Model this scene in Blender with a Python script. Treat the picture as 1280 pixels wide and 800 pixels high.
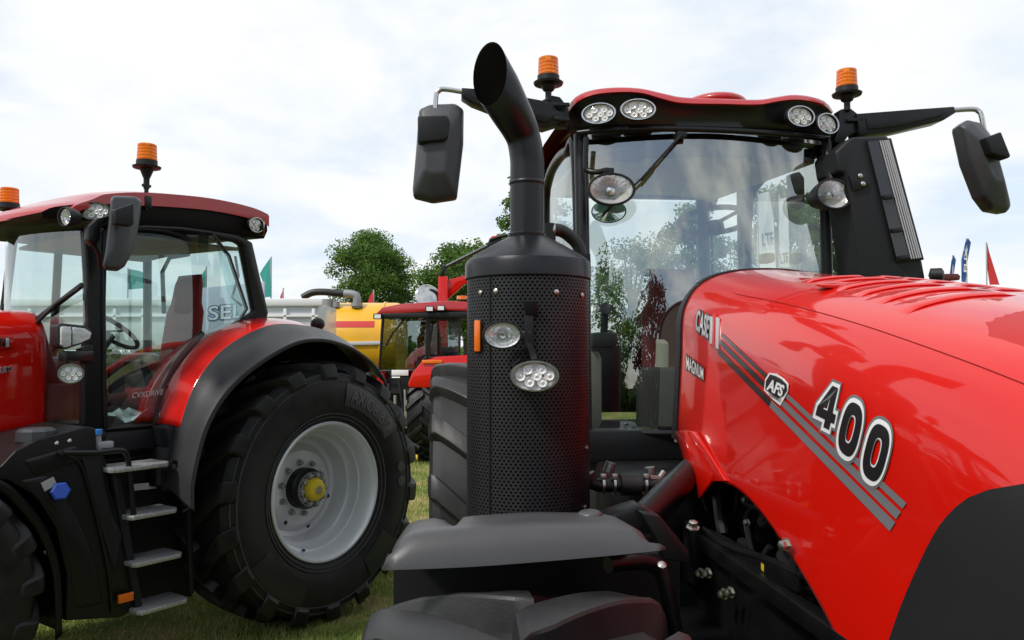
import bpy, bmesh, math, random
import numpy as np
from math import sin, cos, pi, radians, atan, atan2, sqrt, hypot
from mathutils import Vector, Matrix

for o in list(bpy.data.objects): bpy.data.objects.remove(o)
scene = bpy.context.scene
COL = scene.collection
random.seed(4)

# ------------------------------------------------------------------ camera
EYE = 1.95
PITCH = atan(.04)
cam_d = bpy.data.cameras.new('camera')
cam_d.sensor_width = 36; cam_d.lens = 28.125
cam_d.clip_start = .05; cam_d.clip_end = 3000
cam = bpy.data.objects.new('camera', cam_d); COL.objects.link(cam)
cam.location = (0, 0, EYE); cam.rotation_euler = (pi/2 + PITCH, 0, 0)
scene.camera = cam

# ------------------------------------------------------------------ sky and sun
SUN_AZ, SUN_EL = radians(228), radians(48)          # azimuth of the sun: behind the camera, to its left
SUN_DIR = Vector((sin(SUN_AZ)*cos(SUN_EL), cos(SUN_AZ)*cos(SUN_EL), sin(SUN_EL)))
w = bpy.data.worlds.new('World'); scene.world = w; w.use_nodes = True
nt = w.node_tree; nt.nodes.clear()
N = nt.nodes.new; LK = nt.links.new
wout = N('ShaderNodeOutputWorld'); bg = N('ShaderNodeBackground'); bg.inputs[1].default_value = .1
sky = N('ShaderNodeTexSky'); sky.sky_type = 'NISHITA'; sky.sun_disc = False
sky.sun_elevation = SUN_EL; sky.sun_rotation = SUN_AZ
tc = N('ShaderNodeTexCoord'); sep = N('ShaderNodeSeparateXYZ'); LK(tc.outputs['Generated'], sep.inputs[0])
zz = N('ShaderNodeMath'); zz.operation = 'MAXIMUM'; zz.inputs[1].default_value = 0; LK(sep.outputs[2], zz.inputs[0])
za = N('ShaderNodeMath'); za.operation = 'ADD'; za.inputs[1].default_value = .28; LK(zz.outputs[0], za.inputs[0])
dx = N('ShaderNodeMath'); dx.operation = 'DIVIDE'; LK(sep.outputs[0], dx.inputs[0]); LK(za.outputs[0], dx.inputs[1])
dy = N('ShaderNodeMath'); dy.operation = 'DIVIDE'; LK(sep.outputs[1], dy.inputs[0]); LK(za.outputs[0], dy.inputs[1])
cmb = N('ShaderNodeCombineXYZ'); LK(dx.outputs[0], cmb.inputs[0]); LK(dy.outputs[0], cmb.inputs[1])
n1 = N('ShaderNodeTexNoise'); n1.inputs['Scale'].default_value = 1.9; n1.inputs['Detail'].default_value = 7; n1.inputs['Roughness'].default_value = .55
n1.inputs['Distortion'].default_value = .3
LK(cmb.outputs[0], n1.inputs['Vector'])
# heavier cover ahead (where the clouds stand in front of us), broken sky behind
cov = N('ShaderNodeMath'); cov.operation = 'MULTIPLY_ADD'; cov.inputs[1].default_value = .05; LK(sep.outputs[1], cov.inputs[0]); LK(n1.outputs[0], cov.inputs[2])
ramp = N('ShaderNodeValToRGB'); ramp.color_ramp.elements[0].position = .40; ramp.color_ramp.elements[1].position = .58
ramp.color_ramp.elements[0].color = (0, 0, 0, 1); ramp.color_ramp.elements[1].color = (1, 1, 1, 1)
LK(cov.outputs[0], ramp.inputs[0])
n2 = N('ShaderNodeTexNoise'); n2.inputs['Scale'].default_value = 2.6; n2.inputs['Detail'].default_value = 5; LK(cmb.outputs[0], n2.inputs['Vector'])
cr = N('ShaderNodeValToRGB'); cr.color_ramp.elements[0].position = .3; cr.color_ramp.elements[1].position = .62
cr.color_ramp.elements[0].color = (9.0, 9.5, 9.95, 1); cr.color_ramp.elements[1].color = (10.35, 10.4, 10.35, 1)
LK(n2.outputs[0], cr.inputs[0])
haze = N('ShaderNodeMixRGB'); haze.inputs[0].default_value = .8; haze.inputs[2].default_value = (8.6, 9.75, 11.0, 1); LK(sky.outputs[0], haze.inputs[1])
hz = N('ShaderNodeMapRange'); hz.inputs[1].default_value = -.7; hz.inputs[2].default_value = .5; hz.inputs[3].default_value = .25; hz.inputs[4].default_value = .8; LK(sep.outputs[1], hz.inputs[0]); LK(hz.outputs[0], haze.inputs[0])
mixc = N('ShaderNodeMixRGB'); LK(ramp.outputs[0], mixc.inputs[0]); LK(haze.outputs[0], mixc.inputs[1]); LK(cr.outputs[0], mixc.inputs[2])
LK(mixc.outputs[0], bg.inputs[0]); LK(bg.outputs[0], wout.inputs[0])
sun_d = bpy.data.lights.new('sun', 'SUN'); sun_d.energy = 2.8; sun_d.angle = radians(7); sun_d.color = (1, .95, .88)
sun = bpy.data.objects.new('sun', sun_d); COL.objects.link(sun)
sun.rotation_euler = SUN_DIR.to_track_quat('Z', 'Y').to_euler()
scene.view_settings.view_transform = 'Standard'; scene.view_settings.look = 'None'
scene.view_settings.exposure = 0; scene.view_settings.gamma = 1
scene.view_settings.use_curve_mapping = False
scene.render.resolution_x = 1024; scene.render.resolution_y = 640
scene.render.engine = 'CYCLES'
try:
    scene.cycles.transparent_max_bounces = 24; scene.cycles.max_bounces = 10
    scene.cycles.caustics_reflective = False; scene.cycles.caustics_refractive = False
    scene.cycles.sample_clamp_indirect = 6
except Exception: pass

# ------------------------------------------------------------------ measuring helpers
def ray(px, py):
    a = (px-640)/1000; b = -(py-400)/1000
    return Vector((a, cos(PITCH)-b*sin(PITCH), sin(PITCH)+b*cos(PITCH)))
class Frame:
    """a thing's own axes: x forward, y to its left, z up"""
    def __init__(s, o, deg):
        s.o = Vector(o); s.deg = deg; s.R = Matrix.Rotation(radians(deg), 3, 'Z'); s.Ri = s.R.inverted()
    def loc(s, p): return s.Ri @ (Vector(p)-s.o)
    def hit(s, px, py, ax, v):
        o = s.loc((0, 0, EYE)); d = s.Ri @ ray(px, py); t = (v-o[ax])/d[ax]
        return o+d*t
    def depth(s, px, py, Y):
        d = ray(px, py); return s.loc(Vector((0, 0, EYE))+d*(Y/d.y))
def at(px, py, Y):
    d = ray(px, py); return Vector((0, 0, EYE))+d*(Y/d.y)

# ------------------------------------------------------------------ materials
MATS = {}
def mat(name, col, rough=.5, metal=0, coat=0, spec=.5, var=0, vscale=6, bump=0, bscale=60, rvar=0, emis=None, trans=0, dust=0):
    if name in MATS: return MATS[name]
    m = bpy.data.materials.new(name); m.use_nodes = True; MATS[name] = m
    t = m.node_tree; b = t.nodes['Principled BSDF']
    b.inputs['Base Color'].default_value = (*col, 1); b.inputs['Roughness'].default_value = rough
    b.inputs['Metallic'].default_value = metal; b.inputs['Coat Weight'].default_value = coat
    b.inputs['Coat Roughness'].default_value = .04; b.inputs['Specular IOR Level'].default_value = spec
    b.inputs['Transmission Weight'].default_value = trans
    if emis: b.inputs['Emission Color'].default_value = (*emis[0], 1); b.inputs['Emission Strength'].default_value = emis[1]
    if var or bump or rvar or dust:
        c = t.nodes.new('ShaderNodeTexCoord')
        n = t.nodes.new('ShaderNodeTexNoise'); n.inputs['Scale'].default_value = vscale; n.inputs['Detail'].default_value = 6
        t.links.new(c.outputs['Object'], n.inputs['Vector'])
        if var or dust:
            mx = t.nodes.new('ShaderNodeMixRGB'); 
            lo = tuple(max(0, x*(1-var)) for x in col); hi = tuple(x*(1+var)+dust*.9 for x in col)
            if dust: hi = (hi[0], hi[1]*.95, hi[2]*.85)
            mx.inputs[1].default_value = (*lo, 1); mx.inputs[2].default_value = (*hi, 1)
            r = t.nodes.new('ShaderNodeValToRGB'); r.color_ramp.elements[0].position = .35; r.color_ramp.elements[1].position = .7
            t.links.new(n.outputs[0], r.inputs[0]); t.links.new(r.outputs[0], mx.inputs[0]); t.links.new(mx.outputs[0], b.inputs['Base Color'])
        if rvar:
            mr = t.nodes.new('ShaderNodeMapRange'); mr.inputs[1].default_value = .3; mr.inputs[2].default_value = .7
            mr.inputs[3].default_value = max(.02, rough-rvar); mr.inputs[4].default_value = rough+rvar
            t.links.new(n.outputs[0], mr.inputs[0]); t.links.new(mr.outputs[0], b.inputs['Roughness'])
        if bump:
            n3 = t.nodes.new('ShaderNodeTexNoise'); n3.inputs['Scale'].default_value = bscale; n3.inputs['Detail'].default_value = 3
            t.links.new(c.outputs['Object'], n3.inputs['Vector'])
            bp = t.nodes.new('ShaderNodeBump'); bp.inputs['Strength'].default_value = bump; bp.inputs['Distance'].default_value = .004
            t.links.new(n3.outputs[0], bp.inputs['Height']); t.links.new(bp.outputs[0], b.inputs['Normal'])
    return m
def glass(name, tint, refl, rough=0.0):
    """thin pane: tinted see-through mixed with a mirror reflection that grows at grazing angles"""
    if name in MATS: return MATS[name]
    m = bpy.data.materials.new(name); m.use_nodes = True; MATS[name] = m
    t = m.node_tree; t.nodes.clear(); A = t.nodes.new
    out = A('ShaderNodeOutputMaterial'); tr = A('ShaderNodeBsdfTransparent'); gl = A('ShaderNodeBsdfGlossy'); mx = A('ShaderNodeMixShader')
    tr.inputs[0].default_value = (*tint, 1); gl.inputs['Roughness'].default_value = rough; gl.inputs[0].default_value = (.95, 1, 1, 1)
    fr = A('ShaderNodeLayerWeight'); fr.inputs[0].default_value = .5
    pw = A('ShaderNodeMath'); pw.operation = 'POWER'; pw.inputs[1].default_value = 4.5; t.links.new(fr.outputs['Facing'], pw.inputs[0])
    mr = A('ShaderNodeMapRange'); mr.inputs[3].default_value = refl; mr.inputs[4].default_value = .9
    t.links.new(pw.outputs[0], mr.inputs[0]); t.links.new(mr.outputs[0], mx.inputs[0])
    t.links.new(tr.outputs[0], mx.inputs[1]); t.links.new(gl.outputs[0], mx.inputs[2]); t.links.new(mx.outputs[0], out.inputs[0])
    return m
RED = mat('red_paint', (.62, .0066, .0020), .33, coat=.9, spec=.12, rvar=.04, vscale=3)
ROOFRED = mat('roof_red_paint', (.43, .011, .014), .38, coat=.7, rvar=.05, vscale=3)
BLK = mat('black_plastic', (.012, .0125, .0145), .46, spec=.34, rvar=.08, vscale=5, bump=.12, bscale=500)
BLKS = mat('black_satin', (.0075, .008, .009), .34, spec=.36, rvar=.06, vscale=5)
GREYP = mat('grey_plastic', (.052, .056, .064), .40, rvar=.08, vscale=7, bump=.2, bscale=700, var=.1)
FEND = mat('mudguard_plastic', (.058, .058, .061), .36, rvar=.03, vscale=5, bump=.12, bscale=600, var=.05)
EXH = mat('exhaust_metal', (.017, .018, .022), .33, metal=.4, rvar=.08, vscale=8, bump=.1, bscale=300)
RUB = mat('rubber', (.0085, .0085, .009), .46, spec=.36, rvar=.1, vscale=10, bump=.25, bscale=160, var=.15, dust=.006)
RUBL = mat('rubber_lettering', (.055, .056, .058), .4)
RUBG = mat('worn_rubber', (.020, .0205, .022), .46, rvar=.08, vscale=7, bump=.2, bscale=200, var=.15, dust=.004)
CHR = mat('polished_steel', (.62, .61, .6), .16, metal=1)
BOLT = mat('zinc_bolt', (.55, .54, .5), .33, metal=1)
SILV = mat('silver_paint', (.72, .73, .75), .36, metal=.3, coat=.4, rvar=.06, vscale=5)
ALU = mat('tread_aluminium', (.47, .47, .47), .45, metal=.55, bump=1.0, bscale=95, var=.25, vscale=70)
DARK = mat('dark_steel', (.0045, .0045, .005), .42, spec=.32, rvar=.1, vscale=9)
HOSE = mat('rubber_hose', (.010, .010, .010), .45)
AMB = mat('amber_lens', (.95, .23, .008), .16, trans=.35, emis=((1, .18, .0), .07), coat=.8)
AMBP = mat('amber_reflector', (.85, .17, .01), .2, coat=.6)
WHT = mat('white_plastic', (.78, .78, .77), .35)
BOWL = mat('lamp_reflector', (.92, .92, .93), .25, metal=.0, coat=1, bump=.9, bscale=90)
FACET = mat('faceted_reflector', (.93, .93, .94), .16, metal=.55, bump=.5, bscale=60)
LEDC = mat('led_cell', (.95, .95, .95), .14, coat=1)
LENS = glass('clear_lens', (.96, .97, .97), .08)
GLM = glass('front_glass', (.86, .92, .89), .33)
GLC = glass('rear_glass', (.86, .91, .90), .07)
GLK = glass('dim_cab_glass', (.22, .28, .28), .22)  # tint darkened to stand in for the dim cab interior behind
GLS = glass('cab_glass', (.68, .82, .81), .17)
GLD = glass('mirror_green_glass', (.1, .2, .14), .6)
BEI = mat('beige_trim', (.50, .47, .38), .6, var=.06)
BEID = mat('beige_headliner', (.36, .32, .25), .8, var=.08)
INT = mat('interior_black', (.02, .021, .023), .6)
INTG = mat('interior_grey', (.045, .047, .05), .7)
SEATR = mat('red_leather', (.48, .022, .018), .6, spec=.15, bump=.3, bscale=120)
BLUE = mat('blue_plastic', (.03, .10, .55), .4)
BLUEL = mat('light_blue_plastic', (.06, .28, .75), .4)
YEL = mat('yellow_paint', (.80, .42, .015), .35, coat=.4, var=.05, vscale=2)
YELP = mat('yellow_cap', (.72, .52, .02), .4)
DBLK = mat('decal_black', (.012, .012, .014), .3, coat=.5)
DWHT = mat('decal_white', (.82, .82, .82), .3, coat=.5)
DGRY = mat('decal_grey', (.17, .17, .185), .3, coat=.5)
DSIL = mat('decal_silver', (.52, .52, .53), .3, metal=.3, coat=.5)
DRED = mat('decal_red', (.55, .02, .02), .3)
FILM = mat('plastic_film', (.55, .62, .62), .25, coat=.5, bump=.6, bscale=25)

def canister_material():
    m = bpy.data.materials.new('perforated_steel'); m.use_nodes = True; MATS['perforated_steel'] = m
    t = m.node_tree; b = t.nodes['Principled BSDF']; A = t.nodes.new; l = t.links.new
    b.inputs['Roughness'].default_value = .4; b.inputs['Metallic'].default_value = .2
    c = A('ShaderNodeTexCoord'); s = A('ShaderNodeSeparateXYZ')
    mp = A('ShaderNodeVectorMath'); mp.operation = 'SUBTRACT'; mp.inputs[1].default_value = (CAN[0], CAN[1], 0)
    l(c.outputs['Object'], mp.inputs[0]); l(mp.outputs[0], s.inputs[0])
    def M(op, a, b2=None, c2=None):
        n = A('ShaderNodeMath'); n.operation = op
        for i, v in enumerate((a, b2, c2)):
            if v is None: continue
            if isinstance(v, (int, float)): n.inputs[i].default_value = v
            else: l(v, n.inputs[i])
        return n.outputs[0]
    ang = M('ARCTAN2', s.outputs[1], s.outputs[0])
    u = M('MULTIPLY', ang, CANR/.0164); v = M('DIVIDE', s.outputs[2], .0116)
    row = M('FLOOR', v); odd = M('MODULO', row, 2.0)
    uu = M('SUBTRACT', M('FRACT', M('MULTIPLY_ADD', odd, .5, u)), .5); vv = M('SUBTRACT', M('FRACT', v), .5)
    d = M('SQRT', M('ADD', M('POWER', M('MULTIPLY', uu, .0164), 2.0), M('POWER', M('MULTIPLY', vv, .0116), 2.0)))
    hole = A('ShaderNodeMapRange'); hole.inputs[1].default_value = .0031; hole.inputs[2].default_value = .0042; hole.inputs[3].default_value = 1; hole.inputs[4].default_value = 0
    l(d, hole.inputs[0])
    mx = A('ShaderNodeMixRGB'); mx.inputs[1].default_value = (.016, .0168, .019, 1); mx.inputs[2].default_value = (.0008, .0008, .0009, 1); l(hole.outputs[0], mx.inputs[0]); l(mx.outputs[0], b.inputs['Base Color'])
    sp = M('MULTIPLY_ADD', hole.outputs[0], -.5, .5); l(sp, b.inputs['Specular IOR Level'])
    bp = A('ShaderNodeBump'); bp.invert = True; bp.inputs['Strength'].default_value = .8; bp.inputs['Distance'].default_value = .004; l(hole.outputs[0], bp.inputs['Height']); l(bp.outputs[0], b.inputs['Normal'])
    return m

# ------------------------------------------------------------------ mesh helpers
def V(*a): return Vector(a)
def basis(n, up=V(0, 0, 1)):
    n = Vector(n).normalized(); s = up.cross(n)
    if s.length < 1e-4: s = V(1, 0, 0).cross(n)
    s.normalize(); return s, n.cross(s).normalized(), n
class B:
    def __init__(s): s.bm = bmesh.new()
    def _add(s, vs, fs, bev=0, seg=2):
        t = bmesh.new(); bv = [t.verts.new(v) for v in vs]
        for f in fs:
            try: t.faces.new([bv[i] for i in f])
            except ValueError: pass
        if bev:
            bmesh.ops.recalc_face_normals(t, faces=t.faces)
            es = [e for e in t.edges if len(e.link_faces) == 2 and e.calc_face_angle(0) > .35]
            try: bmesh.ops.bevel(t, geom=es, offset=bev, segments=seg, profile=.5, affect='EDGES', clamp_overlap=True)
            except Exception: pass
        me = bpy.data.meshes.new('t'); t.to_mesh(me); t.free(); s.bm.from_mesh(me); bpy.data.meshes.remove(me)
        return s
    def box(s, c, size, R=None, bev=.006):
        c = Vector(c); x, y, z = (q/2 for q in size)
        vs = [V(a*x, b*y, d*z) for a in (-1, 1) for b in (-1, 1) for d in (-1, 1)]
        if R is not None: vs = [R @ v for v in vs]
        return s._add([c+v for v in vs], [(0, 1, 3, 2), (4, 6, 7, 5), (0, 4, 5, 1), (2, 3, 7, 6), (0, 2, 6, 4), (1, 5, 7, 3)], bev)
    def bar(s, p0, p1, w, h, up=(0, 0, 1), bev=.004):
        p0 = Vector(p0); p1 = Vector(p1); a, b, n = basis(p1-p0, Vector(up))
        vs = [p+a*(i*w/2)+b*(j*h/2) for p in (p0, p1) for i, j in ((-1, -1), (1, -1), (1, 1), (-1, 1))]
        return s._add(vs, [(3, 2, 1, 0), (4, 5, 6, 7), (0, 1, 5, 4), (1, 2, 6, 5), (2, 3, 7, 6), (3, 0, 4, 7)], bev)
    def grid(s, rows, cu=False, cv=False, capu=False):
        n = len(rows); m = len(rows[0]); vs = [p for r in rows for p in r]; fs = []
        for i in range(n if cv else n-1):
            for j in range(m if cu else m-1):
                a = i*m+j; b = i*m+(j+1) % m; c = ((i+1) % n)*m+(j+1) % m; d = ((i+1) % n)*m+j
                fs.append((a, b, c, d))
        if capu: fs.append(tuple(reversed(range(m)))); fs.append(tuple(range((n-1)*m, n*m)))
        return s._add(vs, fs)
    def tube(s, pts, r, n=12, cap=True, smooth=0):
        pts = [Vector(p) for p in pts]
        if smooth: pts = spline(pts, smooth)
        rows = []; pa = None
        for i, p in enumerate(pts):
            d = (pts[min(i+1, len(pts)-1)]-pts[max(i-1, 0)]).normalized()
            if pa is None: a, b, _ = basis(d)
            else:
                a = (pa-d*pa.dot(d)); a = a.normalized() if a.length > 1e-6 else basis(d)[0]; b = d.cross(a)
            pa = a
            rr = r[min(i*len(r)//len(pts), len(r)-1)] if isinstance(r, (list, tuple)) else r
            rows.append([p+(a*cos(2*pi*k/n)+b*sin(2*pi*k/n))*rr for k in range(n)])
        return s.grid(rows, cu=True, capu=cap)
    def lathe(s, prof, c, axis, n=32, sx=1, sz=1, cap=False, up=(0, 0, 1)):
        """prof: (radius, distance along axis)"""
        a, b, d = basis(axis, Vector(up)); c = Vector(c)
        rows = [[c+d*t+(a*(cos(2*pi*k/n)*sx)+b*(sin(2*pi*k/n)*sz))*r for k in range(n)] for r, t in prof]
        return s.grid(rows, cu=True, capu=cap)
    def prism(s, pts, d, bev=.004, seg=2):
        pts = [Vector(p) for p in pts]; d = Vector(d); n = len(pts)
        vs = pts+[p+d for p in pts]
        fs = [tuple(range(n)), tuple(reversed(range(n, 2*n)))]+[(i, i+n, (i+1) % n+n, (i+1) % n) for i in range(n)]
        return s._add(vs, fs, bev, seg)
    def face(s, pts): return s._add([Vector(p) for p in pts], [tuple(range(len(pts)))])
    def ball(s, c, r, n=16):
        r = r if isinstance(r, (tuple, list)) else (r, r, r); c = Vector(c)
        rows = [[c+V(r[0]*sin(pi*i/n+1e-3)*cos(2*pi*k/(2*n)), r[1]*sin(pi*i/n+1e-3)*sin(2*pi*k/(2*n)), r[2]*cos(pi*i/n)) for k in range(2*n)] for i in range(n+1)]
        return s.grid(rows, cu=True)
    def build(s, name, m, parent=None, smooth=38, solid=0, label=None, weld=True, off=0):
        if weld: bmesh.ops.remove_doubles(s.bm, verts=s.bm.verts, dist=1e-5)
        bmesh.ops.recalc_face_normals(s.bm, faces=s.bm.faces)
        me = bpy.data.meshes.new(name); s.bm.to_mesh(me); s.bm.free()
        if smooth:
            me.polygons.foreach_set('use_smooth', [True]*len(me.polygons)); me.set_sharp_from_angle(angle=radians(smooth))
        me.materials.append(m)
        o = bpy.data.objects.new(name, me); COL.objects.link(o)
        if parent is not None: o.parent = parent
        if solid:
            md = o.modifiers.new('thickness', 'SOLIDIFY'); md.thickness = solid; md.offset = off
        if label: o['label'] = label
        return o
def split(o):
    """every loose piece of a part becomes a part of its own"""
    bm = bmesh.new(); bm.from_mesh(o.data); left = set(bm.verts); groups = []
    while left:
        st = [left.pop()]; g = set(st)
        while st:
            v = st.pop()
            for e in v.link_edges:
                u = e.other_vert(v)
                if u in left: left.discard(u); g.add(u); st.append(u)
        groups.append(g)
    for g in groups[1:]:
        idx = {}; b2 = bmesh.new()
        for v in g: idx[v] = b2.verts.new(v.co)
        for f in bm.faces:
            if f.verts[0] in g: nf = b2.faces.new([idx[v] for v in f.verts]); nf.smooth = f.smooth
        me = bpy.data.meshes.new(o.name.split('.')[0]); b2.to_mesh(me); b2.free(); me.set_sharp_from_angle(angle=radians(35))
        for m in o.data.materials: me.materials.append(m)
        c = bpy.data.objects.new(o.name.split('.')[0], me); COL.objects.link(c); c.parent = o.parent
    keep = groups[0]; bmesh.ops.delete(bm, geom=[v for v in bm.verts if v not in keep], context='VERTS'); bm.to_mesh(o.data); bm.free()
    return o
def spline(p, k=6):
    p = [Vector(q) for q in p]; out = []
    for i in range(len(p)-1):
        a = p[max(i-1, 0)]; b = p[i]; c = p[i+1]; d = p[min(i+2, len(p)-1)]
        for j in range(k):
            t = j/k
            out.append(.5*((2*b)+(c-a)*t+(2*a-5*b+4*c-d)*t*t+(3*b-a-3*c+d)*t**3))
    return out+[p[-1]]
def interp(x, tab):
    """smooth-ish piecewise interpolation of (x, value)"""
    if x <= tab[0][0]: return tab[0][1]
    for i in range(len(tab)-1):
        if x <= tab[i+1][0]:
            x0, y0 = tab[i]; x1, y1 = tab[i+1]; xm, ym = tab[max(i-1, 0)]; x2, y2 = tab[min(i+2, len(tab)-1)]
            t = (x-x0)/(x1-x0); h = x1-x0
            m0 = (y1-ym)/(x1-xm); m1 = (y2-y0)/(x2-x0)
            return (2*t**3-3*t**2+1)*y0+(t**3-2*t**2+t)*h*m0+(-2*t**3+3*t**2)*y1+(t**3-t**2)*h*m1
    return tab[-1][1]
def empty(name, frame, label, cat, group=None):
    o = bpy.data.objects.new(name, None); COL.objects.link(o); o.empty_display_size = .2
    o.location = frame.o; o.rotation_euler = (0, 0, radians(frame.deg))
    o['label'] = label; o['category'] = cat
    if group: o['group'] = group
    return o
def tag(o, label=None, cat=None, group=None, kind=None):
    for k, v in (('label', label), ('category', cat), ('group', group), ('kind', kind)):
        if v: o[k] = v
    return o
def poly(F, pts, ax, v): return [F.hit(x, y, ax, v) for x, y in pts]
def text(name, body, fn, m, parent, bold=0, shear=0, space=1.0, label=None, solid=.002, cuts=0):
    """lettering as a mesh; fn(u, v) with u, v in 0..1 over the word gives the local point"""
    cu = bpy.data.curves.new('t', 'FONT'); cu.body = body; cu.offset = bold; cu.shear = shear; cu.space_character = space
    cu.resolution_u = 4
    o = bpy.data.objects.new('t', cu); COL.objects.link(o)
    bpy.context.view_layer.update()
    me = bpy.data.meshes.new_from_object(o.evaluated_get(bpy.context.evaluated_depsgraph_get()))
    bpy.data.objects.remove(o); bpy.data.curves.remove(cu)
    if cuts:
        bm = bmesh.new(); bm.from_mesh(me); bmesh.ops.triangulate(bm, faces=bm.faces)
        bmesh.ops.subdivide_edges(bm, edges=bm.edges, cuts=cuts); bm.to_mesh(me); bm.free()
    xs = [v.co.x for v in me.vertices]; ys = [v.co.y for v in me.vertices]
    x0, x1, y0, y1 = text.box.get(body, (min(xs), max(xs), min(ys), max(ys)))
    text.box.setdefault(body, (x0, x1, y0, y1))
    for v in me.vertices: v.co = fn((v.co.x-x0)/(x1-x0), (v.co.y-y0)/(y1-y0))
    me.materials.clear(); me.materials.append(m); me.name = name
    o = bpy.data.objects.new(name, me); COL.objects.link(o); o.parent = parent
    if label: o['label'] = label
    return o
text.box = {}
def quad(bl, br, tr, tl):
    bl, br, tr, tl = map(Vector, (bl, br, tr, tl))
    return lambda u, v: (bl*(1-u)+br*u)*(1-v)+(tl*(1-u)+tr*u)*v

# ---- tractor pieces
def oval_lamp(par, c, n, rx, rz, dep=.06, style='led', house=None, up=(0, 0, 1), hname='work_light'):
    c = Vector(c); n = Vector(n).normalized()
    b = B()
    b.lathe([(.25, -dep), (.75, -dep*.85), (1.0, -dep*.35), (1.12, -.006), (1.13, .012), (1.06, .016), (1.0, .012), (1.0, -.004)], c, n, 36, rx, rz, up=up)
    h = b.build(hname, house or BLK, par)
    b = B()
    if style == 'led':
        b.lathe([(1.0, .0), (.92, -.006), (.02, -.008)], c, n, 36, rx, rz, up=up)
        rf = b.build('reflector', BOWL, h)
        s, u, d = basis(n, Vector(up)); b = B()
        cells = [(-.62, 0), (-.3, .45), (-.22, -.42), (.1, .02), (.3, .46), (.34, -.44), (.66, .03)]
        for a, e in cells:
            b.lathe([(.30, .000), (.27, .007), (.14, .002), (.08, .006), (.01, .008)], c+s*(a*rx*1.02)+u*(e*rz*1.02), n, 12, rx*.82, rx*.82, up=up)
        b.build('led_cells', LEDC, h)
    else:
        b.lathe([(1.0, .0), (.88, -.012), (.70, -dep*.25), (.45, -dep*.45), (.2, -dep*.6), (.02, -dep*.62)], c, n, 22, rx, rz, up=up)
        rf = b.build('reflector', FACET, h, smooth=0)
        B().lathe([(.02, -dep*.75), (.2, -dep*.7), (.2, -.02), (.02, -.012)], c, n, 12, rx, rx, up=up).build('bulb', CHR, h)
    b = B(); b.lathe([(1.01, .006), (.8, .014), (.4, .019), (.01, .020)], c, n, 36, rx, rz, up=up)
    b.build('lens', LENS, h)
    b = B(); b.lathe([(1.0, .013), (1.0, .019), (1.09, .019), (1.09, .011)], c, n, 36, rx, rz, up=up)
    b.build('bezel', CHR if style == 'led' else BLKS, h)
    return h
def beacon(par, foot, top_z, r, name='beacon'):
    """foot: local point of the stalk's foot, top_z: top of the amber dome, r: dome radius"""
    f = Vector(foot); H = top_z-f.z; dome = r*1.75
    zb = top_z-dome
    b = B()
    b.lathe([(.01, 0), (.3*r, 0), (.3*r, (zb-f.z)*.35), (.55*r, zb-f.z-1.3*r), (.7*r, zb-f.z-.9*r), (1.35*r, zb-f.z-.8*r), (1.42*r, zb-f.z-.62*r), (1.2*r, zb-f.z-.55*r), (1.05*r, zb-f.z-.5*r), (1.05*r, zb-f.z), (.01, zb-f.z)], f, (0, 0, 1), 28)
    o = b.build(name, BLK, par)
    b = B(); prof = []
    k = 5
    for i in range(k):
        t = i/(k-1); z = zb-f.z+dome*.78*t
        prof += [(r*(.965-.06*t), z), (r*(1.0-.06*t), z+dome*.03), (r*(1.0-.06*t), z+dome*.17)]
    prof += [(r*.85, zb-f.z+dome*.99), (.01, zb-f.z+dome)]
    b.lathe(prof, f, (0, 0, 1), 28); b.build('amber_dome', AMB, o)
    return o
def tyre_mesh(b, c, R, W, rim, nl, lh=.055, A=None, lw=.075, flip=1, ax='y'):
    """c: centre, axis along local y; lugs in two staggered rows"""
    c = Vector(c); Rc = R-lh
    prof = [(rim, -.36), (rim+.03, -.43), (rim+(Rc-rim)*.35, -.5), (rim+(Rc-rim)*.7, -.49), (Rc-.035, -.465), (Rc-.006, -.40), (Rc, -.25), (Rc+.004, 0)]
    prof = prof+[(r, -t) for r, t in reversed(prof[:-1])]
    n = 72
    def P(r, t, ph): return c+V(r*cos(ph), t*W, r*sin(ph))
    b.grid([[P(r, t, 2*pi*k/n) for k in range(n)] for r, t in prof], cu=True)
    if A is None: A = .42*W/R
    for side in (-1, 1):
        for k in range(nl):
            p0 = 2*pi*(k+(.5 if side > 0 else 0))/nl
            rows = []
            key = ((0, -.035, R, Rc-.01, .85), (.16, .07, R, Rc-.01, 1), (.4, .19, R-.002, Rc-.01, 1.0), (.7, .32, R-.008, Rc-.012, 1.08), (1, .445, R-.022, Rc-.03, 1.2), (1.04, .478, R-.036, Rc-.05, 1.2), (1.06, .495, R-.06, Rc-.08, 1.18), (1.1, .508, R-.13, R-.16, 1.0))
            fine = []
            for i in range(len(key)-1):
                for j in range(3 if i < 4 else 1):
                    fr_ = j/(3 if i < 4 else 1); fine.append(tuple(x+(y-x)*fr_ for x, y in zip(key[i], key[i+1])))
            fine.append(key[-1])
            for q, t, rt, rb, ww in fine:
                ph = p0+flip*A*(q**.9 if q > 0 else -.05)
                hw = lw*ww/2
                rows.append([P(rb, side*(t-(.012 if rb > R-.15 else .03)), ph-hw*1.15/R), P(rt-.010, side*t, ph-hw*.98/R), P(rt-.003, side*t, ph-hw*.9/R), P(rt, side*t, ph-hw*.76/R), P(rt, side*t, ph+hw*.76/R), P(rt-.003, side*t, ph+hw*.9/R), P(rt-.010, side*t, ph+hw*.98/R), P(rb, side*(t-(.012 if rb > R-.15 else .03)), ph+hw*1.15/R)])
            b.grid(rows, capu=True)
    return b
def hexbolt(b, c, n, r=.014, h=.012):
    b.lathe([(.01, 0), (r*1.5, 0), (r*1.5, .003), (r, .003), (r, h), (r*.5, h+.002), (.001, h+.002)], c, n, 6)
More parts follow.
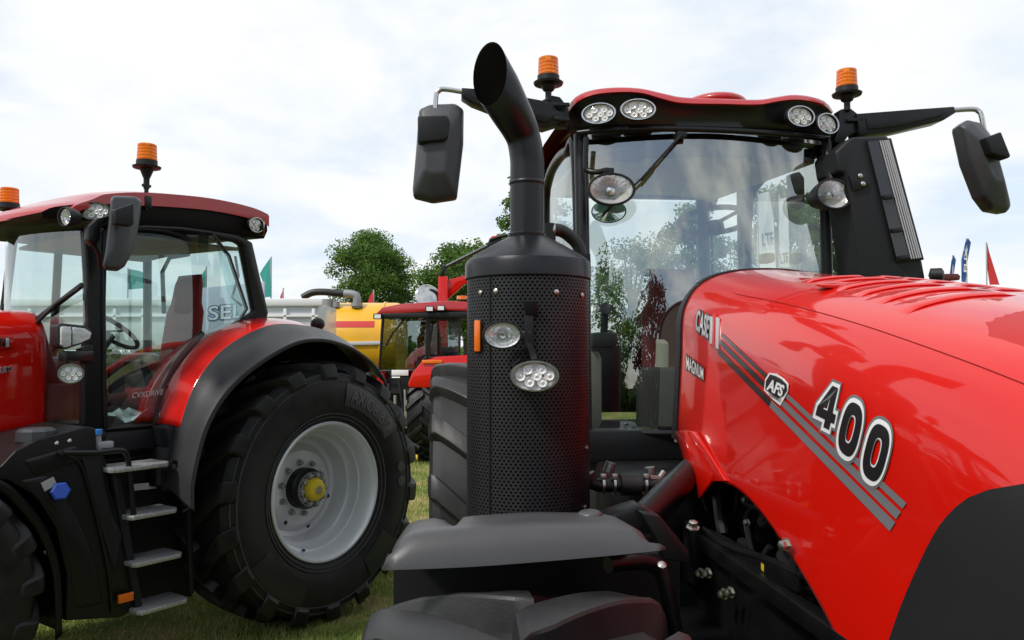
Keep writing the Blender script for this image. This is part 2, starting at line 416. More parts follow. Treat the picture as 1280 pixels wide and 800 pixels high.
# ================================================================== GROUND
b = B(); b.face([(-900, -900, 0), (900, -900, 0), (900, 900, 0), (-900, 900, 0)])
ground_m = bpy.data.materials.new('turf'); ground_m.use_nodes = True
t = ground_m.node_tree; pb = t.nodes['Principled BSDF']; pb.inputs['Roughness'].default_value = .9; pb.inputs['Specular IOR Level'].default_value = .1
c_ = t.nodes.new('ShaderNodeTexCoord')
na = t.nodes.new('ShaderNodeTexNoise'); na.inputs['Scale'].default_value = 1.3; na.inputs['Detail'].default_value = 8; na.inputs['Roughness'].default_value = .7; t.links.new(c_.outputs['Object'], na.inputs['Vector'])
ra = t.nodes.new('ShaderNodeValToRGB'); e = ra.color_ramp.elements
e[0].position = .36; e[0].color = (.06, .095, .018, 1); e[1].position = .62; e[1].color = (.24, .20, .08, 1)
q = e.new(.5); q.color = (.12, .15, .034, 1)
t.links.new(na.outputs[0], ra.inputs[0]); t.links.new(ra.outputs[0], pb.inputs['Base Color'])
gr = b.build('ground', ground_m, None, smooth=0); gr['kind'] = 'structure'

# ================================================================== NEAR TRACTOR (faces us, seen from its own right)
T = Frame((.92, 5.4, 0), 275)
tr = empty('tractor', T, 'large red tractor numbered 400 with tall black perforated exhaust beside its bonnet', 'tractor')
X = lambda px, py, v: T.hit(px, py, 0, v)
Yp = lambda px, py, v: T.hit(px, py, 1, v)

# ---- bonnet
ZC = [(1.9, 2.318), (2.0, 2.305), (2.41, 2.245), (2.95, 2.175), (3.5, 2.085), (4.05, 1.965), (4.5, 1.81), (4.8, 1.65)]
HW = [(1.9, .375), (2.4, .395), (3.0, .405), (4.0, .42), (4.8, .40)]
ZB = [(1.9, 1.58), (2.03, 1.575), (2.2, 1.46), (2.3, 1.455), (2.4, 1.485), (2.55, 1.50), (2.72, 1.505), (2.87, 1.485), (3.0, 1.45), (3.14, 1.40), (3.32, 1.325), (3.44, 1.26), (3.58, 1.16), (3.75, 1.0), (3.95, .9), (4.8, .85)]
DROP = [(1.9, 1.0), (2.6, 1.12), (3.3, 1.3), (4.0, 1.5), (4.8, 1.6)]
def hood_prof(x):
    """half section as spline points (lateral distance, z), crown to lower edge"""
    zc, hw, zb, k = interp(x, ZC), interp(x, HW), interp(x, ZB), interp(x, DROP)
    zs = zc-.265*k
    P = [(0, zc), (.3*hw, zc-.006*k), (.55*hw, zc-.024*k), (.72*hw, zc-.05*k), (.85*hw, zc-.087*k), (.95*hw, zc-.145*k), (1.0*hw, zc-.215*k)]
    for i in range(1, 6):
        f = i/5; z = zs+(zb-zs)*f
        P.append((hw*(1.0+.075*min(1, (zs-z)/.5)+.002), z))
    return P
def hood_section(x, n=5):
    pts = spline([V(a, 0, z) for a, z in hood_prof(x)], n)
    hw = interp(x, HW)
    out = []
    for p in pts:
        z = p.z
        out.append((p.x, z))
    return out
def side_y(x, z):
    s = hood_section(x)
    for i in range(len(s)-1):
        if s[i+1][1] <= z <= s[i][1] and s[i][0] > .3:
            f = (s[i][1]-z)/max(1e-6, s[i][1]-s[i+1][1]); return s[i][0]+(s[i+1][0]-s[i][0])*f
    return s[-1][0]
def top_z(x, y):
    s = hood_section(x); y = abs(y)
    for i in range(len(s)-1):
        if s[i][0] <= y <= s[i+1][0]:
            f = (y-s[i][0])/max(1e-6, s[i+1][0]-s[i][0]); return s[i][1]+(s[i+1][1]-s[i][1])*f
    return s[0][1]
def side_hit(px, py, lift=0.0):
    y = -.41
    for _ in range(6):
        p = Yp(px, py, y); y = -(side_y(p.x, p.z)+lift)
    return Yp(px, py, y)
def top_hit(px, py, lift=0.0):
    o = T.loc((0, 0, EYE)); d = T.Ri @ ray(px, py); lo = .9; hi = None; t = .9
    def g(t):
        p = o+d*t; return p.z-(top_z(min(4.75, max(1.95, p.x)), p.y)+lift)
    while t < 4.2:
        if g(t) < 0: hi = t; break
        lo = t; t += .02
    if hi is None:
        best = min((abs(g(.9+i*.01)), .9+i*.01) for i in range(330)); return o+d*best[1]
    for _ in range(24):
        m = (lo+hi)/2
        if g(m) < 0: hi = m
        else: lo = m
    return o+d*hi
rows = []
xs = [2.0+.0, 2.012, 2.04]+[2.08+i*.045 for i in range(61)]
for x in xs:
    s = hood_section(x)
    if x < 2.01: s = [(a*.985, z-.012) for a, z in s]
    rows.append([V(x, a, z) for a, z in reversed(s)]+[V(x, -a, z) for a, z in s[1:]])
b = B(); b.grid(rows)
hood = b.build('hood', RED, tr, smooth=60, solid=.008, off=-1)
# rear rubber seal along the bonnet's end, and the closing plate behind it
s = hood_section(2.0)
b = B(); rr = []
for dx_, sc, dz in ((2.004, .985, -.012), (2.004, 1.012, .004), (1.965, 1.018, .008), (1.925, 1.0, -.004), (1.925, .93, -.03)):
    rr.append([V(dx_, a*sc, z+dz*(1 if a < .3 else .3)) for a, z in reversed(s)]+[V(dx_, -a*sc, z+dz*(1 if a < .3 else .3)) for a, z in s[1:]])
b.grid(rr); b.build('hood_seal', BLK, hood, smooth=50)
b = B(); ring = [V(1.93, a*.95, z-.02) for a, z in reversed(s)]+[V(1.93, -a*.95, z-.02) for a, z in s[1:]]
b.prism(ring, (-.03, 0, 0), 0); b.build('bulkhead', BEI, tr, smooth=0)
# seam of the centre panel
b = B()
for sg in (-1, 1):
    ln = []
    for i in range(50):
        x = 2.45+i*.05; y = sg*.80*interp(x, HW); z = top_z(x, y)
        ln.append([V(x, y-.0022, z+.0012), V(x, y+.0022, z+.0012)])
    b.grid(ln)
b.build('panel_seam', mat('seam_shadow_gap', (.22, .004, .003), .6), hood, smooth=0)
# ---- louvers: raised flaps across the crown
b = B()
for k_ in range(6):
    xl = 2.82+.135*k_; w_ = .062+.001*k_; yl = .20+.014*k_
    for y1, y2 in ((-yl, -.012), (.03, yl+.03)):
        rows = []
        for i in range(19):
            f = i/18; y = y1+(y2-y1)*f; e_ = min(1, f*9, (1-f)*9); h = .0075*e_
            xx = xl+.03*(1-f if y1 < 0 else f)*-1
            z = lambda x: top_z(x, y)
            x0 = xx-w_*1.6
            rows.append([V(x0, y, z(x0)-.001), V(x0+w_*.55, y, z(x0+w_*.55)+h*.5), V(x0+w_*1.1, y, z(x0+w_*1.1)+h), V(xx-.006, y, z(xx-.006)+h), V(xx, y, z(xx)+h*.5), V(xx-.004, y, z(xx)-.002)])
        b.grid(rows)
b.build('vent_louvers', RED, hood, smooth=35)
# oval emblem on the crown
c = top_hit(1045, 356, .004); c1 = top_z(c.x+.05, c.y)
nrm = V(.2, 0, 1).normalized()
b = B(); b.lathe([(.9, -.006), (1.0, .0), (1.0, .003), (.9, .006), (.82, .004), (.01, .005)], c, nrm, 32, .062, .04, up=V(1, 0, 0)); b.build('oval_emblem', mat('pale_red_plastic', (.62, .05, .045), .3, coat=.6), hood)
# raised panel forward on the crown, recess shade painted in as darker red
b = B(); rows = []
for i in range(9):
    x = 3.66+.09*i; rows.append([V(x, y, top_z(x, y)+(.004 if 0 < i < 8 and abs(y) < .27 else -.001)) for y in [(-.28+.56*j/20)*(1 if i else .8) for j in range(21)]])
b.grid(rows); b.build('inset_panel', mat('recess_shade_red', (.46, .005, .003), .5), hood)
# folded flange under the rear of the bonnet
b = B(); pl = [Yp(*p, -.435) for p in ((843, 539), (857, 538), (893, 590), (889, 602), (873, 624))]
b.prism(pl, (0, .012, 0), .003)
pl2 = [Yp(*p, -.43) for p in ((857, 538), (868, 540), (908, 601), (889, 602))]
b.prism([pl[1], pl2[1], pl2[2]+V(0, -.005, 0), pl[3]], (0, .012, 0), .003)
b.build('hood_flange', RED, hood)
# black mesh panel in the bonnet's nose
gp = [(1104, 815), (1110, 800), (1123, 763), (1140, 722), (1157, 686), (1172, 659), (1190, 637), (1212, 620), (1240, 610), (1280, 604), (1400, 596), (1500, 815)]
gm = mat('nose_mesh', (.013, .013, .014), .55, bump=.25, bscale=700, rvar=.1, vscale=3, spec=.3)
edge_ = sorted([(p.z, p.x) for p in [side_hit(x, y, .004) for x, y in gp[:-2]]])
rows = []
for i in range(40):
    z = .88+(1.752-.88)*i/39; xb = interp(z, edge_)
    rw_ = []
    for j in range(25):
        x = xb+(4.82-xb)*(j/24)**1.5; lf = -.004 if j == 0 else .010
        zz_ = min(z, 1.70+.0*(x)); rw_.append(V(x, -(side_y(x, z)+lf), z))
    rows.append(rw_)
rows.append([V(p.x, p.y+.016, p.z+.004) for p in rows[-1]])
b = B(); b.grid(rows); b.build('nose_mesh', gm, hood, smooth=50)

# ---- stripes and lettering on the bonnet's flank
def strip(top, bot, m, nm, lift=.0025):
    b = B(); rows = []
    n = 26
    for i in range(n+1):
        f = i/n
        a = (top[0][0]+(top[1][0]-top[0][0])*f, top[0][1]+(top[1][1]-top[0][1])*f)
        c = (bot[0][0]+(bot[1][0]-bot[0][0])*f, bot[0][1]+(bot[1][1]-bot[0][1])*f)
        rows.append([side_hit(*a, lift), side_hit((a[0]+c[0])/2, (a[1]+c[1])/2, lift), side_hit(*c, lift)])
    b.grid(rows); return b.build(nm, m, hood)
def strip3(m, a0, a1, nm):
    for (t0, t1), (u0, u1) in zip(SA, SB):
        strip(((t0[0]+(u0[0]-t0[0])*a0, t0[1]+(u0[1]-t0[1])*a0), (t0[0]+(u0[0]-t0[0])*a1, t0[1]+(u0[1]-t0[1])*a1)),
              ((t1[0]+(u1[0]-t1[0])*a0, t1[1]+(u1[1]-t1[1])*a0), (t1[0]+(u1[0]-t1[0])*a1, t1[1]+(u1[1]-t1[1])*a1)), m, nm)
SA = [((902, 416), (901, 420)), ((900, 424), (899, 430)), ((898, 435), (897, 442))]
SB = [((1133, 629), (1128, 636)), ((1126, 640), (1120, 649)), ((1119, 653), (1112, 664))]
strip3(DBLK, 0, .30, 'stripe'); strip3(DGRY, .30, 1, 'stripe')
def flank_quad(bl, br, tr_, tl, lift=.003):
    def f(u, v):
        px = (bl[0]*(1-u)+br[0]*u)*(1-v)+(tl[0]*(1-u)+tr_[0]*u)*v
        py = (bl[1]*(1-u)+br[1]*u)*(1-v)+(tl[1]*(1-u)+tr_[1]*u)*v
        return side_hit(px, py, lift)
    return f
def digit(ch):
    """bold numeral outlines in a unit box: outer loop, inner loop"""
    if ch == '0':
        def se(a, b_, n=40, e=2.7):
            return [(.5+a*math.copysign(abs(cos(2*pi*k/n))**(2/e), cos(2*pi*k/n)), .5+b_*math.copysign(abs(sin(2*pi*k/n))**(2/e), sin(2*pi*k/n))) for k in range(n)]
        return se(.44, .5), se(.165, .27)
    return [(.50, 1), (.80, 1), (.80, .40), (.97, .40), (.97, .18), (.80, .18), (.80, 0), (.52, 0), (.52, .18), (.03, .18), (.03, .40)], [(.53, .40), (.53, .70), (.30, .40)]
def offset_loop(L, d):
    n = len(L); A = sum(L[i][0]*L[(i+1) % n][1]-L[(i+1) % n][0]*L[i][1] for i in range(n)); sg = 1 if A > 0 else -1
    out = []
    for i in range(n):
        p, q, r = L[i-1], L[i], L[(i+1) % n]
        e1 = ((q[0]-p[0]), (q[1]-p[1])); e2 = ((r[0]-q[0]), (r[1]-q[1]))
        l1 = hypot(*e1) or 1; l2 = hypot(*e2) or 1
        n1_ = (e1[1]/l1*sg, -e1[0]/l1*sg); n2_ = (e2[1]/l2*sg, -e2[0]/l2*sg)
        k = max(.45, 1+n1_[0]*n2_[0]+n1_[1]*n2_[1])
        out.append((q[0]+(n1_[0]+n2_[0])/k*d, q[1]+(n1_[1]+n2_[1])/k*d))
    return out
def glyph(ch, fn, m, nm, d, lift_i, par):
    o_, i_ = digit(ch); o_ = offset_loop(o_, d); i_ = offset_loop(i_, -d*.32)
    cu = bpy.data.curves.new('t', 'CURVE'); cu.dimensions = '2D'; cu.fill_mode = 'BOTH'
    for L_ in (o_, i_):
        sp = cu.splines.new('POLY'); sp.points.add(len(L_)-1); sp.use_cyclic_u = True
        for p, (x, y) in zip(sp.points, L_): p.co = (x, y, 0, 1)
    o = bpy.data.objects.new('t', cu); COL.objects.link(o); bpy.context.view_layer.update()
    me = bpy.data.meshes.new_from_object(o.evaluated_get(bpy.context.evaluated_depsgraph_get())); bpy.data.objects.remove(o)
    for v in me.vertices: v.co = fn(v.co.x, v.co.y)
    me.materials.clear(); me.materials.append(m); me.name = nm
    o = bpy.data.objects.new(nm, me); COL.objects.link(o); o.parent = par; return o
DQ = [('4', ((1016, 527), (1041, 540), (1052, 487), (1029, 477))), ('0', ((1042, 558), (1068, 578), (1083, 512), (1058, 497))), ('0', ((1072, 589), (1100, 609), (1118, 541), (1089, 523)))]
for ch, q in DQ:
    # corners lie on the numeral's box; each layer sits a little above the one below
    for nm, m, d, lift in (('numeral_edge', DGRY, .15, .0035), ('numeral_rim', DWHT, .09, .005), ('numeral', DBLK, .0, .0065)):
        glyph(ch, flank_quad(q[0], q[1], q[2], q[3], lift), m, nm, d, lift, hood)
# maker's raised lettering and the series name
nb = flank_quad((868, 415), (897, 434), (900, 399), (872, 382), .012)
text('maker_lettering', 'CASE', flank_quad((868, 414), (885, 426), (888, 393), (871, 384), .004), DBLK, hood, bold=.09)
text('maker_lettering', 'CASE', flank_quad((868, 414), (885, 426), (888, 393), (871, 384), .010), DSIL, hood, bold=.025)
for x0, x1, t0_, t1_, m in ((890, 892.5, 396, 428, DSIL), (894, 896, 392, 432, DRED), (897.5, 900, 397, 434, DSIL)):
    pts = [side_hit(x0-1, t1_, .003), side_hit(x1-1, t1_+2, .003), side_hit(x1, t0_+1, .003), side_hit(x0, t0_-1, .003)]
    b = B(); b.prism(pts, (0, -.009, 0), .001); b.build('maker_lettering', m, hood)
text('series_lettering', 'MAGNUM', flank_quad((857, 463), (880, 478), (880, 458), (857, 441), .003), DBLK, hood, bold=.09)
text('series_lettering', 'MAGNUM', flank_quad((857.5, 463), (879.5, 477), (879.5, 459), (857.5, 442), .0055), DWHT, hood, bold=.012)
# AFS badge
bd = [(957, 487), (958, 476), (963, 468), (970, 470), (977, 474), (983, 480), (984, 488), (979, 495), (973, 497), (966, 493)]
b = B(); b.prism([side_hit(*p, .0035) for p in [(955.5, 488), (957, 474), (962, 466), (971, 467), (980, 473), (986, 480), (985, 490), (976, 507), (966, 499)]], (0, -.0015, 0), 0); b.build('round_badge', DWHT, hood, smooth=0)
b = B(); b.prism([side_hit(*p, .0055) for p in bd], (0, -.0015, 0), 0); b.build('round_badge', DBLK, hood, smooth=0)
text('badge_lettering', 'AFS', flank_quad((957.5, 487), (978, 497), (981, 482), (960, 472), .0085), DWHT, hood, bold=.04, shear=.2)
text('badge_lettering', 'CONNECT', flank_quad((961, 494), (976, 503), (976, 498), (961, 489), .0085), DBLK, hood, bold=.03)

# ---- exhaust
CAN = (2.40, -1.0, 0); 
_c = X(660, 345, 2.40); CAN = (2.40, _c.y, 0); CANR = .222
PERF = canister_material()
ZT = 2.222
b = B(); b.lathe([(CANR, 1.22), (CANR, ZT)], (CAN[0], CAN[1], 0), (0, 0, 1), 72); can = b.build('exhaust_canister', PERF, tr)
b = B(); b.lathe([(CANR*.3, 1.20), (CANR*.985, 1.20), (CANR*.985, ZT)], (CAN[0], CAN[1], 0), (0, 0, 1), 48)
b.build('inner_drum', DARK, can)
b = B(); b.lathe([(CANR+.002, ZT-.012), (CANR+.008, ZT-.008), (CANR+.008, ZT+.038), (CANR+.002, ZT+.055), (CANR*.90, ZT+.075), (CANR*.62, ZT+.112), (CANR*.40, ZT+.138), (CANR*.335, ZT+.146), (.066, ZT+.150), (.066, ZT+.16)], (CAN[0], CAN[1], 0), (0, 0, 1), 64)
b.build('exhaust_cap', EXH, can, smooth=28)
# seam strip and fixing bolts on the drum
def on_drum(px, py, lift=0):
    x = 2.5
    for _ in range(12):
        p = X(px, py, x); dy_ = p.y-CAN[1]; x = CAN[0]+sqrt(max(1e-5, (CANR+lift)**2-dy_**2))
    return X(px, py, x)
b = B(); p = on_drum(613, 500); b.bar((p.x, p.y, 1.24), (p.x, p.y, ZT-.01), .006, .006, up=(1, 0, 0), bev=0); b.build('drum_seam', DARK, can)
b = B()
for px, py in ((601, 366), (620, 364), (695, 365), (727, 369), (604, 653), (731, 634), (733, 560)):
    p = on_drum(px, py, .001); n_ = V(p.x-CAN[0], p.y-CAN[1], 0); b.lathe([(.009, 0), (.009, .004), (.006, .006), (.001, .007)], p, n_, 12)
split(b.build('bolts', BOLT, can))
p = X(653, 319, 2.48); b = B(); b.lathe([(.012, -.01), (.012, .004), (.007, .008), (.001, .009)], p, (.7, 0, .7), 12); b.build('bolts', BOLT, can)
# pipe
px0 = X(659, 303, 2.40); r0 = .0625
yb = px0.y; zb0 = X(658.5, 172, 2.40).z
end_ = X(612, 92, 2.50)
d_end = V(.18, -.52, .84).normalized()
path = [V(CAN[0], yb, ZT+.14), V(CAN[0], yb, zb0-.35), V(CAN[0], yb, zb0-.16), V(CAN[0]+.002, yb-.002, zb0-.07), V(CAN[0]+.012, yb-.022, zb0+.015), end_-d_end*.13, end_-d_end*.02, end_+d_end*.12, end_+d_end*.26]
cl = spline(path, 7)
def pipe(r0_, r1_):
    b = B(); b.tube(cl, [r0_+(r1_-r0_)*min(1, max(0, (k-26)/14)) for k in range(len(cl))], 48, cap=False); return b
cutn = V(.66, -.72, .16).normalized(); cutp = end_
for nm, ra_, rb_, m in (('exhaust_pipe', r0, r0*1.30, EXH), ('pipe_bore', r0-.005, r0*1.30-.005, mat('soot', (.006, .0055, .005), .9, spec=.05))):
    b = pipe(ra_, rb_); g = b.bm.verts[:]+b.bm.edges[:]+b.bm.faces[:]
    bmesh.ops.bisect_plane(b.bm, geom=g, plane_co=cutp, plane_no=cutn, clear_outer=True)
    b.build(nm, m, can, smooth=60)
b = B(); b.lathe([(r0+.0005, -.008), (r0+.004, -.003), (r0+.004, .003), (r0+.0005, .008)], (CAN[0], yb, zb0-.17), (0, 0, 1), 40); b.build('pipe_weld', EXH, can)
b = B(); b.lathe([(r0+.004, 0), (r0+.007, .004), (r0+.007, .016), (r0+.002, .02)], (CAN[0], yb, ZT+.143), (0, 0, 1), 40); b.build('pipe_collar', EXH, can)
# lamps, reflector and bracket hung on the drum
p = on_drum(597, 420, .012); n_ = V(p.x-CAN[0]+.15, (p.y-CAN[1])*.5, 0).normalized()
b = B(); R = Matrix((V(0, 0, 1).cross(n_), n_, V(0, 0, 1))).transposed(); b.box(p, (.022, .016, .108), R, .004); b.build('amber_reflector', AMBP, can)
b = B(); b.box(p-n_*.012, (.03, .014, .116), R, .004); b.build('reflector_base', BLK, can)
pc = X(628, 419, 2.70); oval_lamp(tr, pc, (1, -.10, .0), .058, .041, .05, 'halogen', hname='marker_lamp')
pc = X(668, 470, 2.69); oval_lamp(tr, pc, (1, -.03, .0), .073, .046, .045, 'led')
b = B(); a_ = X(661, 377, 2.63); c2 = X(661, 441, 2.63)
b.bar(V(2.63, a_.y, a_.z), V(2.63, a_.y, c2.z), .03, .012, up=(1, 0, 0)); b.prism([V(2.62, a_.y-.02, a_.z), V(2.66, a_.y-.02, a_.z), V(2.635, a_.y-.012, a_.z-.05), V(2.62, a_.y-.012, a_.z-.05)], (0, .045, 0), .002)
b.bar(V(2.63, a_.y, c2.z+.03), V(2.70, pc.y, pc.z+.05), .02, .014); b.bar(V(2.6, a_.y-.05, c2.z+.06), V(2.63, a_.y+.01, c2.z+.06), .02, .03)
b.build('lamp_bracket', BLK, can)
b = B(); b.tube([X(645, 465, 2.67), X(642, 456, 2.665), X(650, 450, 2.66)], .006, 8); b.build('lamp_cable', HOSE, can)
# coolant line from the drum's head to the cab
b = B(); b.tube([X(684, 288, 2.15), X(700, 288, 2.13), X(714, 297, 2.12), X(724, 310, 2.12), X(727, 335, 2.12)], .026, 14, smooth=6); hz = b.build('air_hose', HOSE, tr)
b = B(); q_ = X(689, 287, 2.14); b.lathe([(.026, -.012), (.031, -.010), (.031, .010), (.026, .012)], X(690, 288, 2.145), (0, 1, 0), 20); b.build('hose_clamp', BOLT, hz)
b = B(); b.tube([X(684, 280, 2.15), X(684, 300, 2.15)], .033, 16); b.bar(X(727, 318, 2.12), X(728, 345, 2.12), .07, .06); split(b.build('hose_end', BLK, hz))
# drum foot and its arm to the frame
b = B(); b.box((CAN[0]-.02, CAN[1], 1.19), (.46, .46, .06), None, .02); b.bar((CAN[0]-.1, CAN[1]+.1, 1.15), (CAN[0]-.25, -.35, 1.0), .12, .14); b.build('drum_bracket', BLK, can)
# ---- cab: windscreen, posts, side glass
def lerp2(a, b_, f): return (a[0]+(b_[0]-a[0])*f, a[1]+(b_[1]-a[1])*f)
rows = []
for i in range(15):
    v = i/14
    l = X(*lerp2((733, 168), (739, 536), v), 1.245+.10*v); r = X(*lerp2((1031, 172), (1113, 536), v), 1.245+.10*v)
    rows.append([l.lerp(r, u/16)+V(.13*(1-(2*u/16-1)**2)+.02*sin(pi*v), 0, 0) for u in range(17)])
b = B(); b.grid(rows); ws = b.build('windscreen', GLM, tr, smooth=80)
edge_l = [r[0] for r in rows]; edge_r = [r[-1] for r in rows]
b = B(); b.tube([p+V(-.01, -.03, 0) for p in edge_l], .036, 12); b.tube([p+V(.012, -.012, 0) for p in edge_l], .012, 8)
b.build('cab_post', BLKS, tr)
b = B(); b.tube([p+V(-.01, .03, 0) for p in edge_r], .036, 12); b.tube([p+V(.012, .012, 0) for p in edge_r], .012, 8)
b.build('cab_post', BLKS, tr)
b = B(); b.tube([p+V(.005, 0, -.012) for p in rows[-1]], .014, 8); b.build('glass_seal', BLK, ws)
# near side door: glass, arch frame
ys = -.70
def door(sgn, nm):
    yy = sgn*.70
    arch = [V(1.20, sgn*.665, 1.55), V(1.14, sgn*.68, 2.95), V(.95, sgn*.695, 3.06), V(.55, yy, 3.10), V(.2, yy, 3.07), V(.02, yy, 2.92), V(-.02, yy, 2.2), V(.02, yy, 1.5)]
    b = B(); b.tube(arch, .03, 10, smooth=5); d = b.build('cab_door', BLKS, tr)
    pts = spline(arch, 5)
    c = V(.6, yy, 2.2); b = B()
    b.grid([[p.lerp(c, .001) for p in pts], [p.lerp(c, .5) for p in pts], [p.lerp(c, .97) for p in pts]]); b.build('door_glass', GLC if sgn > 0 else GLS, d, smooth=0)
    return d
d1 = door(-1, 'r'); d2 = door(1, 'l')
b = B(); b.tube([V(.55, -.735, 2.0), V(.55, -.735, 2.6)], .012, 8); b.build('grab_rail', BLKS, d1)
# far side rear posts and rear wall with its window
b = B()
for sgn in (-1, 1):
    b.tube([V(-.05, sgn*.70, 1.5), V(-.08, sgn*.70, 3.12)], .045, 10); b.tube([V(-.62, sgn*.62, 1.5), V(-.66, sgn*.60, 3.15)], .05, 10)
    b.bar(V(-.05, sgn*.69, 3.12), V(-.66, sgn*.61, 3.13), .06, .06); b.bar(V(-.05, sgn*.7, 1.52), V(-.62, sgn*.62, 1.52), .06, .12)
b.bar(V(-.66, -.62, 3.15), V(-.66, .62, 3.15), .06, .06); b.bar(V(-.64, -.62, 1.75), V(-.64, .62, 1.75), .06, .5)
b.build('cab_frame', BLKS, tr)
b = B(); b.face([V(-.65, -.58, 2.0), V(-.65, .58, 2.0), V(-.66, .58, 3.1), V(-.66, -.58, 3.1)]); b.build('rear_window', GLC, tr, smooth=0)
for sgn in (-1, 1):
    b = B(); b.face([V(-.09, sgn*.70, 1.58), V(-.60, sgn*.63, 1.58), V(-.64, sgn*.62, 3.08), V(-.1, sgn*.70, 3.08)]); b.build('quarter_window', GLC, tr, smooth=0)
# inside trim
b = B(); hl = []
for i in range(9):
    f = i/8; x = 1.12-1.72*f; z = 3.05+.11*f
    hl.append([V(x+.08*(1-(2*u/10-1)**2)*(1-f), -.64+1.28*u/10, z-.05*abs(2*u/10-1)**4-.01) for u in range(11)])
b.grid(hl); b.build('headliner', mat('headliner_grey', (.80, .80, .77), .8, var=.05, vscale=3), tr, solid=.02)
b = B()
hb = [X(px, py, 1.235) for px, py in ((752, 203), (770, 190), (800, 181), (880, 178), (960, 180), (990, 187), (1012, 203), (992, 201), (940, 197), (880, 195), (800, 197), (772, 201))]
b.prism(hb, (-.03, 0, 0), .006)
b.build('front_header', mat('brown_trim', (.17, .115, .065), .7), tr)
b = B()
for px, py in ((787, 200), (953, 202)):
    c = X(px, py-2, 1.2); b.ball(c, (.03, .075, .022), 10)
split(b.build('sun_visor', mat('brown_trim', (.17, .115, .065), .7), tr))
b = B(); b.box((.45, 0, 1.42), (1.5, 1.36, .08), None, .01); b.box((.3, 0, 1.15), (1.7, 1.30, .5), None, .02); b.build('cab_floor', INT, tr)
b = B(); b.box((1.15, -.1, 1.62), (.26, .5, .5), None, .05); b.tube([V(1.05, 0, 1.75), V(.80, 0, 2.12)], .05, 12); b.build('dash_console', INTG, tr)
sw = X(893, 276, .72); b = B()
cn = V(-.22, 0, .975); s_, u_, n_ = basis(cn, V(1, 0, 0))
ring = [sw+s_*(.205*cos(2*pi*k/40))+u_*(.205*sin(2*pi*k/40)) for k in range(41)]
b.tube(ring, .017, 8); 
for a_ in (0, 2.1, 4.2): b.bar(sw-n_*.02, sw+s_*(.2*cos(a_))+u_*(.2*sin(a_)), .03, .014)
b.lathe([(.001, .01), (.05, .008), (.055, -.04)], sw-n_*.02, n_, 16); b.build('steering_wheel', INT, tr)
def seat(par, c, s=1.0, turn=0):
    c = Vector(c); R = Matrix.Rotation(turn, 3, 'Z')
    P = lambda x, y, z: c+R @ V(x*s, y*s, z*s)
    b = B()
    prof = [(-.25, .06), (-.27, .0), (-.2, -.06), (.2, -.07), (.28, -.02), (.27, .05), (.1, .075), (-.15, .06)]
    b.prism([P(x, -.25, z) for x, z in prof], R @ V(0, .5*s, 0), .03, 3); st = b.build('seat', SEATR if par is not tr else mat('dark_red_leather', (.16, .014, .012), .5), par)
    b = B(); rows = []
    for i in range(13):
        f = i/12; z = .05+.92*f; w_ = .25-.02*f if f < .68 else .25-.07*min(1, (f-.68)/.08)-.02*max(0, (f-.76)/.24)**2
        x = -.25-.12*f; th = .09-.03*f
        if f == 1: th = .02
        rows.append([P(x+th*cos(q)*.8, w_*math.copysign(abs(sin(q))**.6, sin(q)), z) for q in [2*pi*k/20 for k in range(20)]])
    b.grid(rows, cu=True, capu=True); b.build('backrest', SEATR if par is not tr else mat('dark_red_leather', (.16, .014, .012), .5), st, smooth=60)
    b = B(); b.box(P(0, 0, -.25), (.3*s, .34*s, .34*s), R, .03); b.build('seat_base', INT, st)
    for sg in (-1, 1):
        b = B(); b.box(P(-.02, sg*.32, .24), (.36*s, .09*s, .07*s), R, .03); b.bar(P(-.24, sg*.32, .05), P(-.18, sg*.32, .24), .05, .05); b.build('armrest', SEATR if sg > 0 else INT, st)
    return st
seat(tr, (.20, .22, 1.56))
b = B(); b.prism([X(*p, .55) for p in ((986, 218), (1000, 214), (1006, 222), (1007, 256), (1000, 262), (990, 258))], (-.05, 0, 0), .01); b.build('cab_monitor', INT, tr)
b = B(); b.tube([X(1006, 335, .6), X(1004, 300, .6), X(1010, 286, .6), X(1020, 284, .6), X(1028, 292, .6), X(1030, 335, .6)], .02, 10, smooth=4); b.build('grab_handle', INT, tr)
b = B(); b.box(X(958, 323, .5), (.12, .07, .06), None, .015); b.build('amber_knob', YELP, tr)
b = B(); b.box((.15, -.52, 1.72), (.8, .2, .5), None, .06); b.build('side_console', BEI, tr)
b = B(); b.box((.55, -.44, 2.02), (.34, .16, .09), None, .035); b.tube([V(.66, -.44, 2.05), V(.70, -.44, 2.18)], .022, 10); b.ball(V(.71, -.44, 2.2), .035, 8); b.build('armrest_console', INTG, tr)
b = B(); c = X(848, 402, 1.15)
b.prism([V(1.0, c.y-.06, 1.48), V(1.16, c.y-.06, 1.48), V(1.18, c.y-.06, 2.0), V(1.1, c.y-.06, 2.02)], (0, -.05, 0), .01); b.build('post_trim', BEI, tr)

